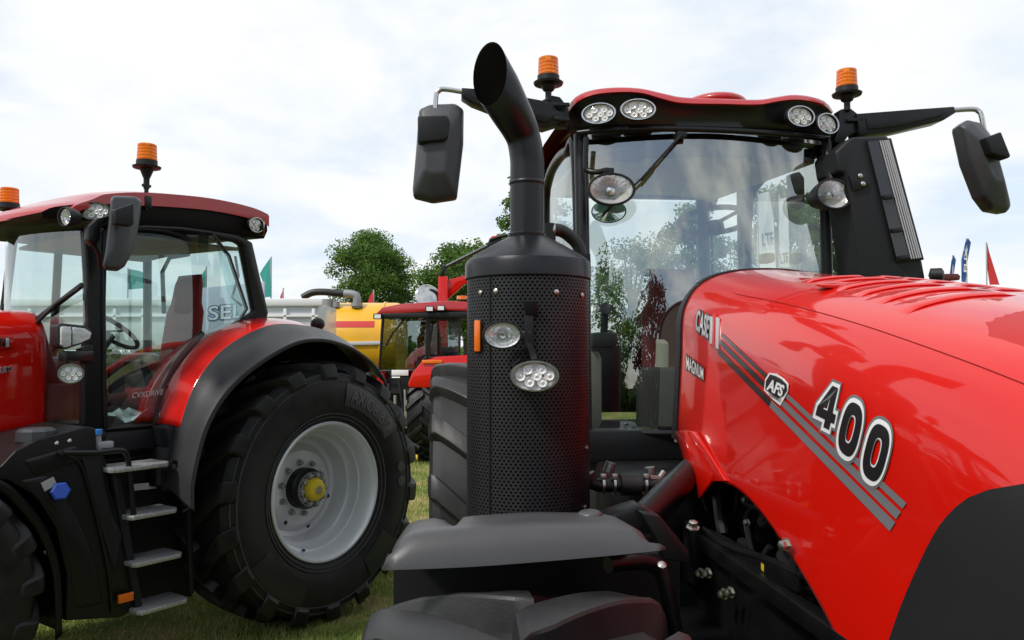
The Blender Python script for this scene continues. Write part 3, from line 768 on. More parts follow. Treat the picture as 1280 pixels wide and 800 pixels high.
# ---- roof
def resample(pl, n):
    L = [0]
    for i in range(1, len(pl)): L.append(L[-1]+abs(pl[i][0]-pl[i-1][0])+.3*abs(pl[i][1]-pl[i-1][1]))
    out = []
    tabx = [(l, p[0]) for l, p in zip(L, pl)]; taby = [(l, p[1]) for l, p in zip(L, pl)]
    for i in range(n+1):
        l = L[-1]*i/n; out.append((interp(l, tabx), interp(l, taby)))
    return out
topE = resample([(709, 137), (716, 124), (735, 114), (765, 109.5), (800, 110.5), (830, 117), (852, 121.5), (905, 123.5), (950, 124.5), (972, 121), (992, 118.5), (1015, 121), (1033, 128), (1041, 139)], 48)
lipE = resample([(710, 142), (720, 130), (738, 121), (765, 117), (800, 117.5), (828, 125), (850, 130), (905, 131.5), (950, 132), (973, 128), (993, 126), (1013, 128), (1031, 134), (1040, 143)], 48)
botE = resample([(712, 160), (730, 161), (765, 160), (800, 160), (830, 160), (852, 160), (905, 161), (950, 163), (972, 165), (992, 166), (1015, 168), (1033, 170), (1043, 171)], 48)
def xf(i): u = 2*i/48-1; return 1.45-.09*abs(u)**2-.10*abs(u)**7
b = B(); A1 = []; rows = [[] for _ in range(9)]
for i in range(49):
    u = 2*i/48-1
    p = X(*lipE[i], xf(i)); q_ = X(*topE[i], xf(i)-.02)
    rows[0].append(p+V(-.01, 0, .002)); rows[1].append(p+V(.004, 0, .006)); rows[2].append(q_+V(.008, 0, -.008)); rows[3].append(q_)
    for k, (x, zz_) in enumerate(((.95, 3.36), (.4, 3.40), (-.3, 3.38), (-.72, 3.33), (-.78, 3.22))):
        yy = u*(.76 if k < 4 else .74); rows[4+k].append(V(x, yy*(1.0), zz_-.10*u**2-.06*u**8))
b.grid(rows); roof = b.build('roof', ROOFRED, tr, smooth=55)
b = B(); c = X(889, 118, .95); b.ball(V(.95, c.y, c.z-.085), (.25, .19, .06), 14); b.build('roof_hatch', ROOFRED, roof, smooth=60)
b = B(); rows = [[] for _ in range(7)]
for i in range(49):
    u = 2*i/48-1
    p = X(*lipE[i], xf(i)); q_ = X(*botE[i], xf(i)-.05)
    dip = .04*(1-min(1, abs(abs(u)-.62)/.28)**2) if abs(abs(u)-.62) < .28 else 0
    rows[0].append(p+V(-.012, 0, .002)); rows[1].append(p.lerp(q_, .12)+V(-.02, 0, 0)); rows[2].append(p.lerp(q_, .5)+V(-.03+dip*.4, 0, 0)); rows[3].append(p.lerp(q_, .88)+V(-.01, 0, 0)); rows[4].append(q_+V(-.02, 0, 0))
    rows[5].append(V(1.12, u*.70, 3.075)); rows[6].append(V(-.76, u*.74, 3.20))
b.grid(rows); b.build('roof_visor', mat('visor_black', (.006, .006, .007), .33), roof, smooth=50)
b = B(); b.tube([X(px, py, x) for px, py, x in ((722, 166, 1.30), (760, 162.5, 1.36), (830, 161, 1.41), (905, 163, 1.42), (970, 167, 1.40), (1020, 172, 1.34), (1046, 176, 1.28))], .015, 10, smooth=5); b.build('visor_rail', BLKS, roof)
for px, py, n_, sx in ((749, 142.5, (1, -.38, -.06), .079), (797, 137.5, (1, -.12, -.06), .080), (999, 146, (1, .20, -.06), .073), (1032, 155, (1, .42, -.06), .072)):
    c = X(px, py, 1.455 if 760 < px < 1010 else 1.41); oval_lamp(tr, c, n_, sx, .0475, .06, 'led')
# round lamps carried on stalks at the posts
c = X(764, 237, 1.50); oval_lamp(tr, c, (1, -.10, .02), .104, .072, .12, 'halogen', hname='round_work_light')
b = B(); b.tube([X(733, 172, 1.36), X(732, 207, 1.36), X(737, 214, 1.37), X(748, 215, 1.40), X(760, 213, 1.44), X(764, 222, 1.44)], .014, 10, smooth=5); b.box(X(761, 214, 1.44), (.03, .05, .03)); b.build('lamp_stalk', BLKS, tr)
c = X(1041, 243, 1.48); oval_lamp(tr, c, (1, .12, .02), .094, .070, .14, 'halogen', hname='round_work_light')
b = B(); b.tube([X(1033, 176, 1.34), X(1036, 205, 1.38), X(1040, 225, 1.40)], .026, 12); b.build('lamp_stalk', BLKS, tr)
c = X(761, 264, 1.36); b = B(); b.lathe([(1.0, -.01), (1.04, -.004), (1.0, 0), (.96, 0)], c, (1, -.2, .05), 32, .085, .058); cm = b.build('convex_mirror', BLK, tr)
b = B(); b.lathe([(.98, 0), (.01, .008)], c, (1, -.2, .05), 32, .083, .056); b.build('mirror_glass', GLD, cm)
# wiper
b = B(); b.bar(X(851, 169, 1.42), X(803, 222, 1.40), .016, .012); b.bar(X(818, 206, 1.405), X(801, 225, 1.40), .028, .016); b.tube([X(800, 224, 1.40), X(752, 270, 1.36)], .008, 8); b.box(X(851, 168, 1.40), (.05, .05, .04)); b.build('wiper', BLK, tr)
# beacons on their brackets
def bracket(pts, x, th): 
    b = B(); b.prism([X(px, py, x) for px, py in pts], (-th, 0, 0), .004); return b
b = bracket([(676, 126), (690, 119), (700, 121), (711, 135), (711, 158), (699, 158), (688, 153), (676, 150)], 1.33, .06); b.bar(X(692, 131, 1.36), X(712, 131, 1.36), .02, .02); b.bar(X(692, 148, 1.36), X(712, 150, 1.36), .02, .02)
b.lathe([(.014, -.01), (.014, .012), (.001, .013)], X(699, 133, 1.345), (1, 0, 0), 12)
b.build('mirror_bracket', BLKS, tr)
b = bracket([(1050, 137), (1062, 134), (1072, 142), (1084, 150), (1084, 163), (1062, 168), (1052, 182), (1043, 176), (1048, 160)], 1.36, .07); b.bar(X(1058, 150, 1.37), X(1080, 150, 1.37), .02, .02); b.build('mirror_bracket', BLKS, tr)
f = X(685.5, 126, 1.32); beacon(tr, f, X(685.5, 72.5, 1.32).z, .054)
f = X(1059, 138, 1.36); beacon(tr, f, X(1059, 87.5, 1.36).z, .053)
# mirror arms, rods and heads
b = bracket([(577, 109.5), (599, 111), (676, 125), (704, 142), (704, 152), (680, 159.5), (620, 139), (590, 127.5), (577, 119)], 1.36, .10); b.prism([X(*p, 1.362) for p in ((600, 114), (674, 128.5), (694, 143), (682, 154), (622, 135), (600, 126))], (.006, 0, 0), .003); arm1 = b.build('mirror_arm', BLKS, tr)
b = bracket([(1071, 142), (1150, 136), (1193, 133), (1195, 140.6), (1180, 150), (1116, 165), (1075, 169)], 1.38, .12); b.prism([X(*p, 1.382) for p in ((1082, 146), (1150, 140), (1186, 137), (1176, 146), (1116, 159), (1084, 162))], (.006, 0, 0), .003); arm2 = b.build('mirror_arm', BLKS, tr)
b = B(); b.tube([X(585, 116, 1.32), X(556, 111.5, 1.32), X(548, 114, 1.32), X(545, 121, 1.32), X(543.5, 152, 1.32)], .013, 12, smooth=5); b.build('mirror_rod', CHR, arm1)
b = B(); b.tube([X(1190, 138, 1.34), X(1215, 136.5, 1.36), X(1223, 139, 1.37), X(1227, 146, 1.38), X(1232, 176, 1.38)], .0135, 12, smooth=5); b.build('mirror_rod', CHR, arm2)
def mirror(par, outline, ridge, x, th, tilt=0, nrm_in=1):
    """housing: outline in the photograph's plane at depth x, a raised facet ridge in the middle"""
    o_ = [X(*p, x) for p in outline]; c = sum(o_, V(0, 0, 0))/len(o_)
    for p in o_: p.x += tilt*(p.y-c.y)
    n = len(o_); b = B()
    k_ = sum((X(*p, x) for p in ridge), V(0, 0, 0))/len(ridge)
    back = [p+V(-th*.5, 0, 0) for p in o_]; fr = [p.lerp(c, .07)+V(th*.20, 0, 0) for p in o_]
    top_ = [(p.lerp(k_, .50))+V(th*.46+tilt*(p.y-c.y)*0, 0, 0) for p in fr]
    vs = back+[p.lerp(c, -.012) for p in o_]+fr+top_; fs = [tuple(range(n)), tuple(range(3*n, 4*n))]
    for k in range(3):
        for i in range(n): fs.append((k*n+i, k*n+(i+1) % n, (k+1)*n+(i+1) % n, (k+1)*n+i))
    b._add(vs, fs, 0)
    o = b.build('mirror', GREYP, par, smooth=30)
    md = o.modifiers.new('round', 'BEVEL'); md.width = .018; md.segments = 4; md.limit_method = 'ANGLE'; md.angle_limit = radians(14)
    b = B(); b.prism([p.lerp(c, .05)+V(-th*.5-.001, 0, 0) for p in o_], (-.004, 0, 0), 0); b.build('mirror_glass', GLD, o, smooth=0)
    return o
m1 = mirror(tr, [(524, 137), (537.5, 131), (569, 129.5), (579.5, 137), (579, 180), (571, 247.6), (541, 252), (517, 246), (516, 236), (520, 190)], [(548, 160), (552, 214), (524, 208)], 1.30, .14)
b = B(); b.prism([X(*p, 1.345) for p in ((522.5, 149), (558, 148), (562, 154), (560, 175), (556, 179), (522.5, 182))], (.06, 0, 0), .008, 3); b.build('mirror_clamp', BLK, m1)
m2 = mirror(tr, [(1192, 161), (1204, 152.6), (1221, 154), (1234, 165), (1252, 209), (1270, 258.6), (1264, 264), (1240, 262), (1225, 247), (1204, 205)], [(1213, 165), (1226, 205), (1243, 230)], 1.38, .14, tilt=-.3)
b = B(); b.prism([X(*p, 1.46) for p in ((1221, 176), (1240, 169), (1252, 199), (1249, 202), (1229, 196))], (.07, 0, 0), .008, 3); b.build('mirror_clamp', BLK, m2)

# ---- intake tower at the far front post
b = B(); b.prism([X(*p, 1.50) for p in ((1044, 189), (1064, 171), (1111, 169), (1115, 184), (1154, 328), (1158, 350), (1078, 350), (1062, 242), (1056, 217), (1048, 215))], (-.24, 0, 0), .04, 5)
tow = b.build('intake_tower', BLK, tr)
gq = [(1084, 177), (1111, 175), (1152, 322), (1121, 326)]
b = B(); b.prism([X(*p, 1.503) for p in ((1082, 175), (1113, 173), (1154, 325), (1120, 329))], (.010, 0, 0), .004); b.build('grille_surround', BLKS, tow)
b = B(); b.prism([X(*p, 1.5145) for p in gq], (.004, 0, 0), 0); gb = b.build('grille_back', mat('grille_dark', (.02, .021, .024), .25, coat=.6), tow, smooth=0)
b = B()
for f in (.60, .70, .80, .89, .97):
    p0 = lerp2(gq[0], gq[1], f); p1 = lerp2(gq[3], gq[2], f); b.bar(X(*p0, 1.523), X(*p1, 1.523), .0045, .006, bev=0)
b.build('grille_slats', mat('slat_pale', (.42, .43, .45), .4), tow)
b = B()
for f in (.47, .75, .98):
    p0 = lerp2(gq[0], gq[3], f); p1 = lerp2(gq[1], gq[2], f); b.bar(X(*lerp2(p0, p1, .1), 1.53), X(*lerp2(p0, p1, .55), 1.527), .010, .022, bev=.003)
split(b.build('grille_rib', BLKS, tow))
b = B(); b.prism([X(*p, 1.505) for p in ((1060, 219), (1080, 212), (1086, 232), (1066, 240))], (.012, 0, 0), .004); br = b.build('tower_bracket', BLKS, tow)
b = B()
for px, py in ((1075, 220), (1078.5, 230)): b.lathe([(.012, 0), (.012, .006), (.008, .009), (.001, .01)], X(px, py, 1.517), (1, 0, 0), 12)
split(b.build('bolts', BOLT, tow))
b = B(); p = X(1163, 344, 1.5); b.lathe([(.0, -.01), (.035, 0), (.035, .05), (.02, .06), (.0, .06)], p, (.5, 1, 0), 16); b.build('air_hose', HOSE, tow)

# ---- cab base, body under the glass
b = B(); p = X(790, 537, 1.40); q_ = X(790, 576, 1.40); b.box((1.36, 0, (p.z+q_.z)/2), (.14, 1.38, p.z-q_.z), None, .012); b.build('cab_cross_member', BLKS, tr)
b = B(); b.box((.4, 0, 1.18), (1.9, 1.1, .55), None, .02); b.box((.2, 0, .95), (2.4, .6, .6), None, .03); b.build('transmission', DARK, tr)
# rear wheel and its red mudguard
WR = .945
def wheel(par, c, R, W, rim, nl, lh, lw, out, rub=RUB, disc=.1):
    b = B(); tyre_mesh(b, c, R, W, rim, nl, lh, lw=lw); ty = b.build('tyre', rub, par, smooth=27)
    c = Vector(c); b = B(); o_ = V(0, out, 0)
    b.lathe([(rim*1.02, W*.36), (rim*1.04, W*.42), (rim*1.0, W*.425), (rim*.965, W*.36), (rim*.93, W*.2), (rim*.88, W*.1), (rim*.85, disc), (rim*.6, disc-.02), (rim*.45, disc+.03), (rim*.2, disc+.05), (.001, disc+.05)], c, o_, 64)
    b.build('rim', SILV, par, smooth=30); return ty
cy = X(532, 560, .9).y+.345
rw = bpy.data.objects.new('rear_wheel', None); COL.objects.link(rw); rw.parent = tr
wheel(rw, (0, cy, WR), WR, .66, .53, 15, .075, .12, -1, rub=RUBG)
rw = bpy.data.objects.new('rear_wheel', None); COL.objects.link(rw); rw.parent = tr
wheel(rw, (0, 1.15, WR), WR, .66, .53, 21, .062, .085, 1)
def guard(par, y0, y1, R, cz, a0, a1, m, nm='mudguard', cx=0):
    b = B(); rows = []
    for i in range(25):
        a = radians(a0+(a1-a0)*i/24)
        rows.append([V(cx+(R-.04)*cos(a), y0, cz+(R-.04)*sin(a)), V(cx+R*cos(a), y0+(y1-y0)*.08, cz+R*sin(a)), V(cx+R*cos(a), y0+(y1-y0)*.9, cz+R*sin(a)), V(cx+(R-.02)*cos(a), y1, cz+(R-.02)*sin(a)), V(cx+(R-.06)*cos(a), y1, cz+(R-.06)*sin(a))])
    b.grid(rows); return b.build(nm, m, par, smooth=50, solid=.008)
guard(tr, -.70, cy+.10, 1.10, WR, 25, 160, RED); guard(tr, .70, 1.1, 1.10, WR, 25, 160, RED)
# ---- front wheel, plastic mudguard over it
fcy = X(655, 760, 3.5).y
fw = bpy.data.objects.new('front_wheel', None); COL.objects.link(fw); fw.parent = tr
wheel(fw, (3.50, fcy, .69), .70, .72, .36, 11, .085, .155, -1, rub=RUBG)
fw = bpy.data.objects.new('front_wheel', None); COL.objects.link(fw); fw.parent = tr
wheel(fw, (3.50, -fcy, .69), .70, .66, .36, 17, .060, .09, 1)
b = B(); rows = []
lo = [(477, 715), (540, 713), (600, 710), (680, 704), (760, 697), (810, 692), (833, 689)]
hi = [(490, 676), (520, 669), (600, 663), (680, 658), (730, 658), (790, 660), (815, 669)]
lo = resample(lo, 24); hi = resample(hi, 24)
for i in range(25):
    u = i/24; ed = min(1, min(u, 1-u)*10); rd = sqrt(max(0, 1-(1-ed)**2))
    p = X(*lo[i], 3.36); q_ = X(*hi[i], 3.33)
    k = .05*(1-rd)
    zt = q_.z
    notch = -.02*math.exp(-((u-.245)/.028)**2)
    rows.append([p+V(-.012, 0, .0), p+V(0, 0, .004), p.lerp(q_, .5)+V(.006, 0, 0), q_+V(0, 0, -.012-k*.4), V(3.315, q_.y, zt-k*.5), V(3.24, q_.y, zt-.004-k*.6), V(3.13, q_.y, zt-.012-k*.7+notch), V(2.98, q_.y, zt-.035-k*.7+notch*2.2), V(2.8, q_.y, zt-.10-k), V(2.65, q_.y, zt-.22), V(2.55, q_.y, zt-.45)])
b.grid(rows); c = X(736, 656, 3.1); b.ball(V(3.12, c.y, rows[17][6].z-.004), (.035, .035, .016), 10)
fg = b.build('mudguard', FEND, tr, smooth=48, solid=.008, off=-1)
b = B()
for px, py in ((606, 652.5), (827, 708)):
    b.lathe([(.012, 0), (.012, .008), (.007, .011), (.001, .012)], X(px, py, 3.2) if px > 700 else X(px, py, 2.75)+V(0, 0, .0), (.6, 0, .8), 12)
split(b.build('bolts', BOLT, fg))
# stay carrying the mudguard, its foot on the axle
b = B(); b.tube([X(760, 706, 3.2), X(800, 702, 3.15), X(822, 710, 3.12), X(833, 735, 3.12), X(848, 810, 3.12)], .022, 10, smooth=4)
b.prism([X(*p, 3.05) for p in ((800, 640), (825, 645), (862, 690), (862, 705), (830, 700), (818, 670))], (-.05, 0, 0), .006)
b.prism([X(*p, 3.0) for p in ((744, 650), (800, 632), (826, 646), (822, 668), (744, 664))], (-.1, 0, 0), .006)
b.build('mudguard_stay', BLKS, tr)
b = B(); b.prism([X(*p, 2.80) for p in ((492, 712), (850, 690), (850, 830), (492, 830))], (-.03, 0, 0), 0); b.build('splash_panel', BLK, tr, smooth=0)
# ---- frame, engine, pipes beneath the bonnet
b = B()
for sg in (-1, 1): b.box((3.0, sg*.34, 1.0), (3.4, .06, .40), None, .012)
b.bar((3.5, -1.0, .7), (3.5, 1.0, .7), .22, .24); b.box((3.5, -.75, .75), (.3, .3, .45), None, .05); b.box((3.1, 0, .95), (2.8, .55, .5), None, .03)
b.box((2.6, -.55, .72), (2.6, .75, .5), None, .03); b.build('front_frame', DARK, tr)
b = B(); b.box((3.0, 0, 1.45), (1.9, .42, .62), None, .04); b.box((2.35, -.22, 1.42), (.4, .14, .3), None, .03); b.box((3.2, -.22, 1.38), (.6, .10, .2), None, .03)
for i in range(6): b.lathe([(.0, .0), (.055, 0), (.055, .06), (.03, .07), (0, .07)], (2.4+i*.19, -.21, 1.62), (0, -1, .1), 14)
eng = b.build('engine', DARK, tr)
rs = random.Random(8); b = B()
for k in range(26):
    x0 = 2.2+rs.random()*1.1; z0 = 1.2+rs.random()*.32; pts = [V(x0, -.30-rs.random()*.05, z0)]
    for j in range(3): pts.append(pts[-1]+V(rs.uniform(-.14, .2), rs.uniform(-.03, .03), rs.uniform(-.14, .10)))
    b.tube(pts, rs.choice((.008, .011, .016, .022)), 8, smooth=4)
b.build('engine_hoses', mat('hose_black', (.014, .014, .015), .3), eng)
b = B()
for k in range(7):
    c = V(2.25+rs.random()*1.05, -.34-rs.random()*.02, 1.2+rs.random()*.3); hexbolt(b, c, (0.4, -1, .2), .008+rs.random()*.004, .015)
split(b.build('engine_bolt', mat('dull_bolt', (.16, .16, .15), .4, metal=.8), eng))
b = B(); p = Yp(957, 709, -.40); b.box(p, (.03, .02, .03), None, .004); b.tube([p, p+V(.02, 0, -.05)], .006, 8); b.build('yellow_connector', YELP, eng)
b = B(); p = Yp(985, 680, -.40); b.lathe([(.014, 0), (.014, .006), (.005, .008), (.001, .008)], p, (.3, -1, 0), 10); b.build('plug', YELP, eng)
b = B(); b.bar(Yp(868, 668, -.42), Yp(1075, 815, -.42), .05, .05); b.bar(Yp(868, 660, -.40), Yp(1000, 730, -.40), .02, .05); b.tube([Yp(872, 655, -.41), Yp(905, 680, -.41), Yp(960, 700, -.40), Yp(1005, 720, -.40)], .012, 8, smooth=4)
b.prism([Yp(*p, -.40) for p in ((862, 668), (900, 680), (1070, 808), (1075, 850), (870, 850))], (0, .05, 0), .01)
b.box(Yp(868, 690, -.43), (.12, .06, .22), None, .012)
b.build('side_beam', DARK, tr)
b = B()
for px, py in ((877, 716), (886, 716), (906, 742), (914, 740), (879, 790), (983, 681)): hexbolt(b, Yp(px, py, -.455), (.5, -1, 0), .013, .022)
p = X(866, 660, 2.95); hexbolt(b, p, (.3, 0, 1), .014, .02)
split(b.build('frame_bolt', BOLT, tr))
b = B(); b.tube([X(803, 652, 2.70), X(838, 615, 2.45), X(874, 580, 2.10)], .054, 18); b.build('intake_pipe', BLKS, tr)
b = B(); b.tube([X(735, 592, 2.36), X(740, 604, 2.36), X(750, 607, 2.36), X(835, 605, 2.36)], .026, 14); b.tube([X(775, 606, 2.36), X(800, 606, 2.36)], .040, 16); pp_ = b.build('coolant_pipe', HOSE, tr)
b = B()
for px in (753, 767, 806): b.tube([X(px-1.5, 606, 2.36), X(px+1.5, 606, 2.36)], .036, 18); b.box(X(px, 598, 2.36)+V(0.02, 0, .01), (.02, .02, .02), None, .003)
split(b.build('pipe_clamp', BOLT, pp_))
b = B(); b.tube([X(760, 590, 2.3), X(764, 578, 2.3)], .02, 10); b.tube([X(830, 590, 2.35), X(824, 598, 2.36), X(812, 598, 2.37)], .012, 8); b.tube([X(812, 584, 2.3), X(814, 600, 2.3)], .02, 10)
b.build('pipe_fittings', mat('dull_zinc', (.3, .3, .29), .4, metal=.8), pp_); split(bpy.data.objects['pipe_fittings'])
b = B(); b.box((1.8, -.2, 1.2), (.7, .9, .45), None, .03); b.box((2.0, -.6, 1.15), (.5, .3, .2), None, .03); b.build('underbody', DARK, tr)
# ================================================================== SECOND TRACTOR (to the left, seen from its own left)
G = Frame((-2.357, 6.537, 0), 235)
tl = empty('tractor', G, 'red tractor with open black steps and a big silver rear wheel with yellow hub', 'tractor')
GX = lambda px, py, v: G.hit(px, py, 0, v)
GY = lambda px, py, v: G.hit(px, py, 1, v)
FW = 1.25                                   # lateral distance of the rear wheel's outer face
R_ = .945
# ---- rear wheel
rw = bpy.data.objects.new('rear_wheel', None); COL.objects.link(rw); rw.parent = tl
TW = .68; wc = V(0, FW-.42*TW, .945)
b = B(); tyre_mesh(b, wc, R_+.01, TW, .48, 18, .066, lw=.12); ty = b.build('tyre', RUB, rw, smooth=27)
# fine rings moulded on the flank
yo = wc.y+.5*TW
def side_t(r): return (interp(r, [(.48, .36), (.51, .43), (.625, .5), (.77, .49), (.854, .465), (.89, .40)])-.5)*TW
b = B()
for r in (.845, .80, .56, .535):
    b.lathe([(r-.006, -.02), (r-.003, .004), (r+.003, .004), (r+.006, -.02)], (0, yo+side_t(r), .945), (0, 1, 0), 80)
b.build('sidewall_ring', RUBL, rw)
# the tyre's lettering bent round the flank
def arc_text(nm, body, r0, r1, a0, a1, lift, m, bold=0):
    def f(u, v):
        a = radians(a0+(a1-a0)*u); r = r0+(r1-r0)*v
        return V(r*cos(a), yo+lift+side_t(r), .945+r*sin(a))
    return text(nm, body, f, m, rw, bold=bold, cuts=1)
def arc_plate(r0, r1, a0, a1, lift, m, nm):
    rows = []
    for i in range(25):
        a = radians(a0+(a1-a0)*i/24); rows.append([V(r*cos(a), yo+lift+side_t(r), .945+r*sin(a)) for r in (r0, (r0+r1)/2, r1)])
    b = B(); b.grid(rows); return b.build(nm, m, rw)
PLM = mat('rubber_plate', (.022, .022, .023), .32)
arc_plate(.62, .79, 100, 148, .003, PLM, 'name_plate')
arc_text('tyre_lettering', 'AXIOBIB', .655, .755, 100+4, 137, .006, RUBL, bold=.02)
arc_text('tyre_lettering', '2', .635, .775, 139, 146, .006, RUBL, bold=.03)
arc_plate(.62, .79, 290, 330, .003, PLM, 'name_plate')
arc_plate(.62, .79, 215, 240, .003, PLM, 'name_plate')
for a in (172, 181):
    b = B(); b.lathe([(.04, .0), (.04, .004), (.001, .005)], V(.72*cos(radians(a)), yo+side_t(.72)+.001, .945+.72*sin(radians(a))), (0, 1, 0), 20); b.build('sidewall_disc', RUBL, rw)
# rim: deep silver dish
b = B(); prof = [(r*.905, t) for r, t in [(.505, -.10), (.530, -.045), (.552, -.012), (.556, .0), (.548, .008), (.533, .006), (.520, -.012), (.508, -.05), (.492, -.10), (.484, -.13), (.470, -.135), (.462, -.165), (.448, -.21), (.44, -.22), (.425, -.222), (.415, -.26), (.405, -.30), (.395, -.335), (.36, -.345), (.335, -.325), (.30, -.300), (.25, -.292), (.17, -.29), (.16, -.285), (.001, -.285)]]
b.lathe(prof, (0, yo-.045, .945), (0, 1, 0), 96); rim = b.build('rim', SILV, rw, smooth=24)
b = B()
for k in range(10):
    a = 2*pi*k/10+.2; c = V(.19*cos(a), yo-.045-.292, .945+.19*sin(a)); b.lathe([(.024, 0), (.024, .01), (.016, .012), (.016, .035), (.001, .036)], c, (0, 1, 0), 12)
nut_ = b.build('wheel_nut', mat('grey_steel', (.30, .31, .32), .4, metal=.6), rw); split(nut_)
b = B(); hc = V(0, yo-.33, .945); b.lathe([(.15, 0), (.15, .07), (.13, .085), (.12, .12), (.001, .12)], hc, (0, 1, 0), 40); b.build('hub', DARK, rw)
b = B()
for k in range(10):
    a = 2*pi*k/10; hexbolt(b, hc+V(.105*cos(a), .12, .105*sin(a)), (0, 1, 0), .018, .025)
b.lathe([(.125, .10), (.125, .118), (.09, .122)], hc, (0, 1, 0), 32)
split(b.build('hub_bolt', mat('hub_grey', (.36, .36, .36), .35, metal=.7), rw))
b = B(); b.lathe([(.085, .12), (.085, .15), (.072, .175), (.05, .185), (.001, .186)], hc, (0, 1, 0), 32); b.build('hub_cap', YELP, rw)
b = B(); b.lathe([(.028, .185), (.028, .192), (.001, .193)], hc, (0, 1, 0), 20); b.build('cap_ring', BOLT, rw)
b = B()
for a, r, d in ((300, .272, -.299), (20, .385, -.222), (45, .432, -.125), (285, .435, -.13), (250, .326, -.343), (200, .326, -.343), (75, .405, -.21)):
    a = radians(a); b.lathe([(.016, .001), (.001, .0025)], V(r*cos(a), yo-.045+d+.002, .945+r*sin(a)), (0, 1, 0), 14)
split(b.build('rim_hole', DARK, rw))
rw2 = bpy.data.objects.new('rear_wheel', None); COL.objects.link(rw2); rw2.parent = tl
b = B(); tyre_mesh(b, V(0, -wc.y, .945), R_, TW, .53, 20, .062, lw=.088, flip=1); b.build('tyre', RUB, rw2, smooth=40)
# ---- rear mudguard: red inner shell, black outer lip
RPATH = [(1.12, 1.10), (1.10, 1.30), (1.06, 1.48), (.95, 1.79), (.72, 2.04), (.38, 2.17), (.0, 2.17), (-.3, 2.08), (-.5, 1.96), (-.66, 1.80)]
MPATH = [(1.13, 1.10), (1.11, 1.30), (1.065, 1.48), (.97, 1.73), (.76, 1.97), (.42, 2.13), (.08, 2.14), (-.2, 2.08), (-.42, 1.97), (-.58, 1.80)]
OPATH = [(1.15, 1.00), (1.135, 1.22), (1.03, 1.55), (.81, 1.80), (.43, 2.005), (.145, 2.05), (-.13, 2.0), (-.34, 1.90), (-.46, 1.80), (-.52, 1.72)]
OPATH[0] = (1.14, 1.02)
sp = lambda P: [(p.x, p.z) for p in spline([V(x, 0, z) for x, z in P], 6)]
r_, m_, o_ = sp(RPATH), sp(MPATH), sp(OPATH)
b = B(); rows = []
for i in range(12, len(r_)):
    (xa, za_), (xb, zb_) = r_[i], m_[i]
    rows.append([V(xa*.985, .815, za_-.03), V(xa, .82, za_), V(xa*1.0, .86, za_+.012), V((xa+xb)/2, .95, (za_+zb_)/2+.008), V(xb, 1.06, zb_), V(xb, 1.10, zb_-.012)])
b.grid(rows); b.build('mudguard', RED, tl, smooth=50, solid=.008)
b = B(); rows = []
for i in range(len(m_)):
    (xa, za_), (xb, zb_) = m_[i], o_[i]
    rows.append([V(xa*.99, .98, za_-.03), V(xa, 1.095, za_-.002), V(xa*.6+xb*.4, 1.17, za_*.6+zb_*.4+.004), V(xb, 1.30, zb_), V(xb, 1.325, zb_-.008), V(xb*.985, 1.33, zb_-.03)])
b.grid(rows); b.build('mudguard_lip', mat('mudguard_black', (.036, .0365, .039), .42, rvar=.08, vscale=6, bump=.2, bscale=400), tl, smooth=50, solid=.01)
b = B(); p = GY(397, 405, .9); b.ball(p, (.055, .055, .05), 12); b.tube([p, GY(397, 418, .9)], .012, 8); b.build('fender_lamp', BLK, tl)
# dark inner wall that closes the arch behind the tyre
b = B(); rows = []
for x_, z_ in m_:
    d_ = hypot(x_, z_-.945); rows.append([V(x_*k_, y_, .945+(z_-.945)*k_) for k_, y_ in ((.99, 1.02), (.985, .60), (.55, .58))])
b.grid(rows); b.build('arch_liner', DARK, tl, smooth=40, solid=.01)
# ---- cab shell
YD = .80
def pl(pts, y): return [GY(px, py, y) for px, py in pts]
def rod(pts, r, m, nm, par=None, n=10, sm=5):
    b = B(); b.tube(pts, r, n, smooth=sm); return b.build(nm, m, par or tl)
# door: frame and glass
dpx = [(132, 537), (130, 470), (129, 380), (131, 289), (180, 284), (225, 286), (264, 291), (286, 320), (308, 386), (292, 412), (268, 440), (244, 473), (226, 502), (214, 528), (180, 533)]
dp = pl(dpx, YD)
b = B(); b.tube(dp+[dp[0]], .015, 10); door_ = b.build('cab_door', BLKS, tl)
b = B(); b.face([p+V(0, .012, 0) for p in dp]); b.build('door_glass', GLS, door_, smooth=0)
rod(pl([(253, 416), (232, 440), (210, 470), (196, 500), (191, 516)], YD-.05), .022, BLKS, 'door_handle', door_)
b = B(); b.bar(GY(144, 452, YD-.03), GY(146, 492, YD-.03), .10, .05, up=(0, 1, 0), bev=.02); b.ball(GY(145, 443, YD-.03), .03, 8); b.build('door_latch', INT, door_)
b = B(); b.bar(GY(190, 505, YD-.04), GY(210, 505, YD-.04), .01, .01)
b = B(); q4 = pl([(199, 526), (209, 525), (209, 515), (199, 516)], YD+.02); b.face(q4); b.build('door_sticker', mat('pale_sticker', (.55, .72, .68), .5), door_, smooth=0)
text('door_lettering', 'CVXDRIVE', quad(*pl([(165, 498), (205, 493), (205, 486), (165, 491)], YD+.02)), DSIL, door_, bold=.02, shear=.25)
# rear post with its thick upper corner, and rear quarter glass
b = B(); b.prism(pl([(262, 288), (300, 294), (316, 303), (336, 391), (334, 399), (300, 420), (291, 414), (296, 404), (319, 389), (303, 306), (296, 302), (268, 298)], YD), (0, -.07, 0), .012); b.build('rear_post', BLKS, tl)
b = B(); b.face(pl([(268, 296), (303, 304), (321, 390), (294, 408)], YD-.03)); b.build('quarter_window', GLS, tl, smooth=0)
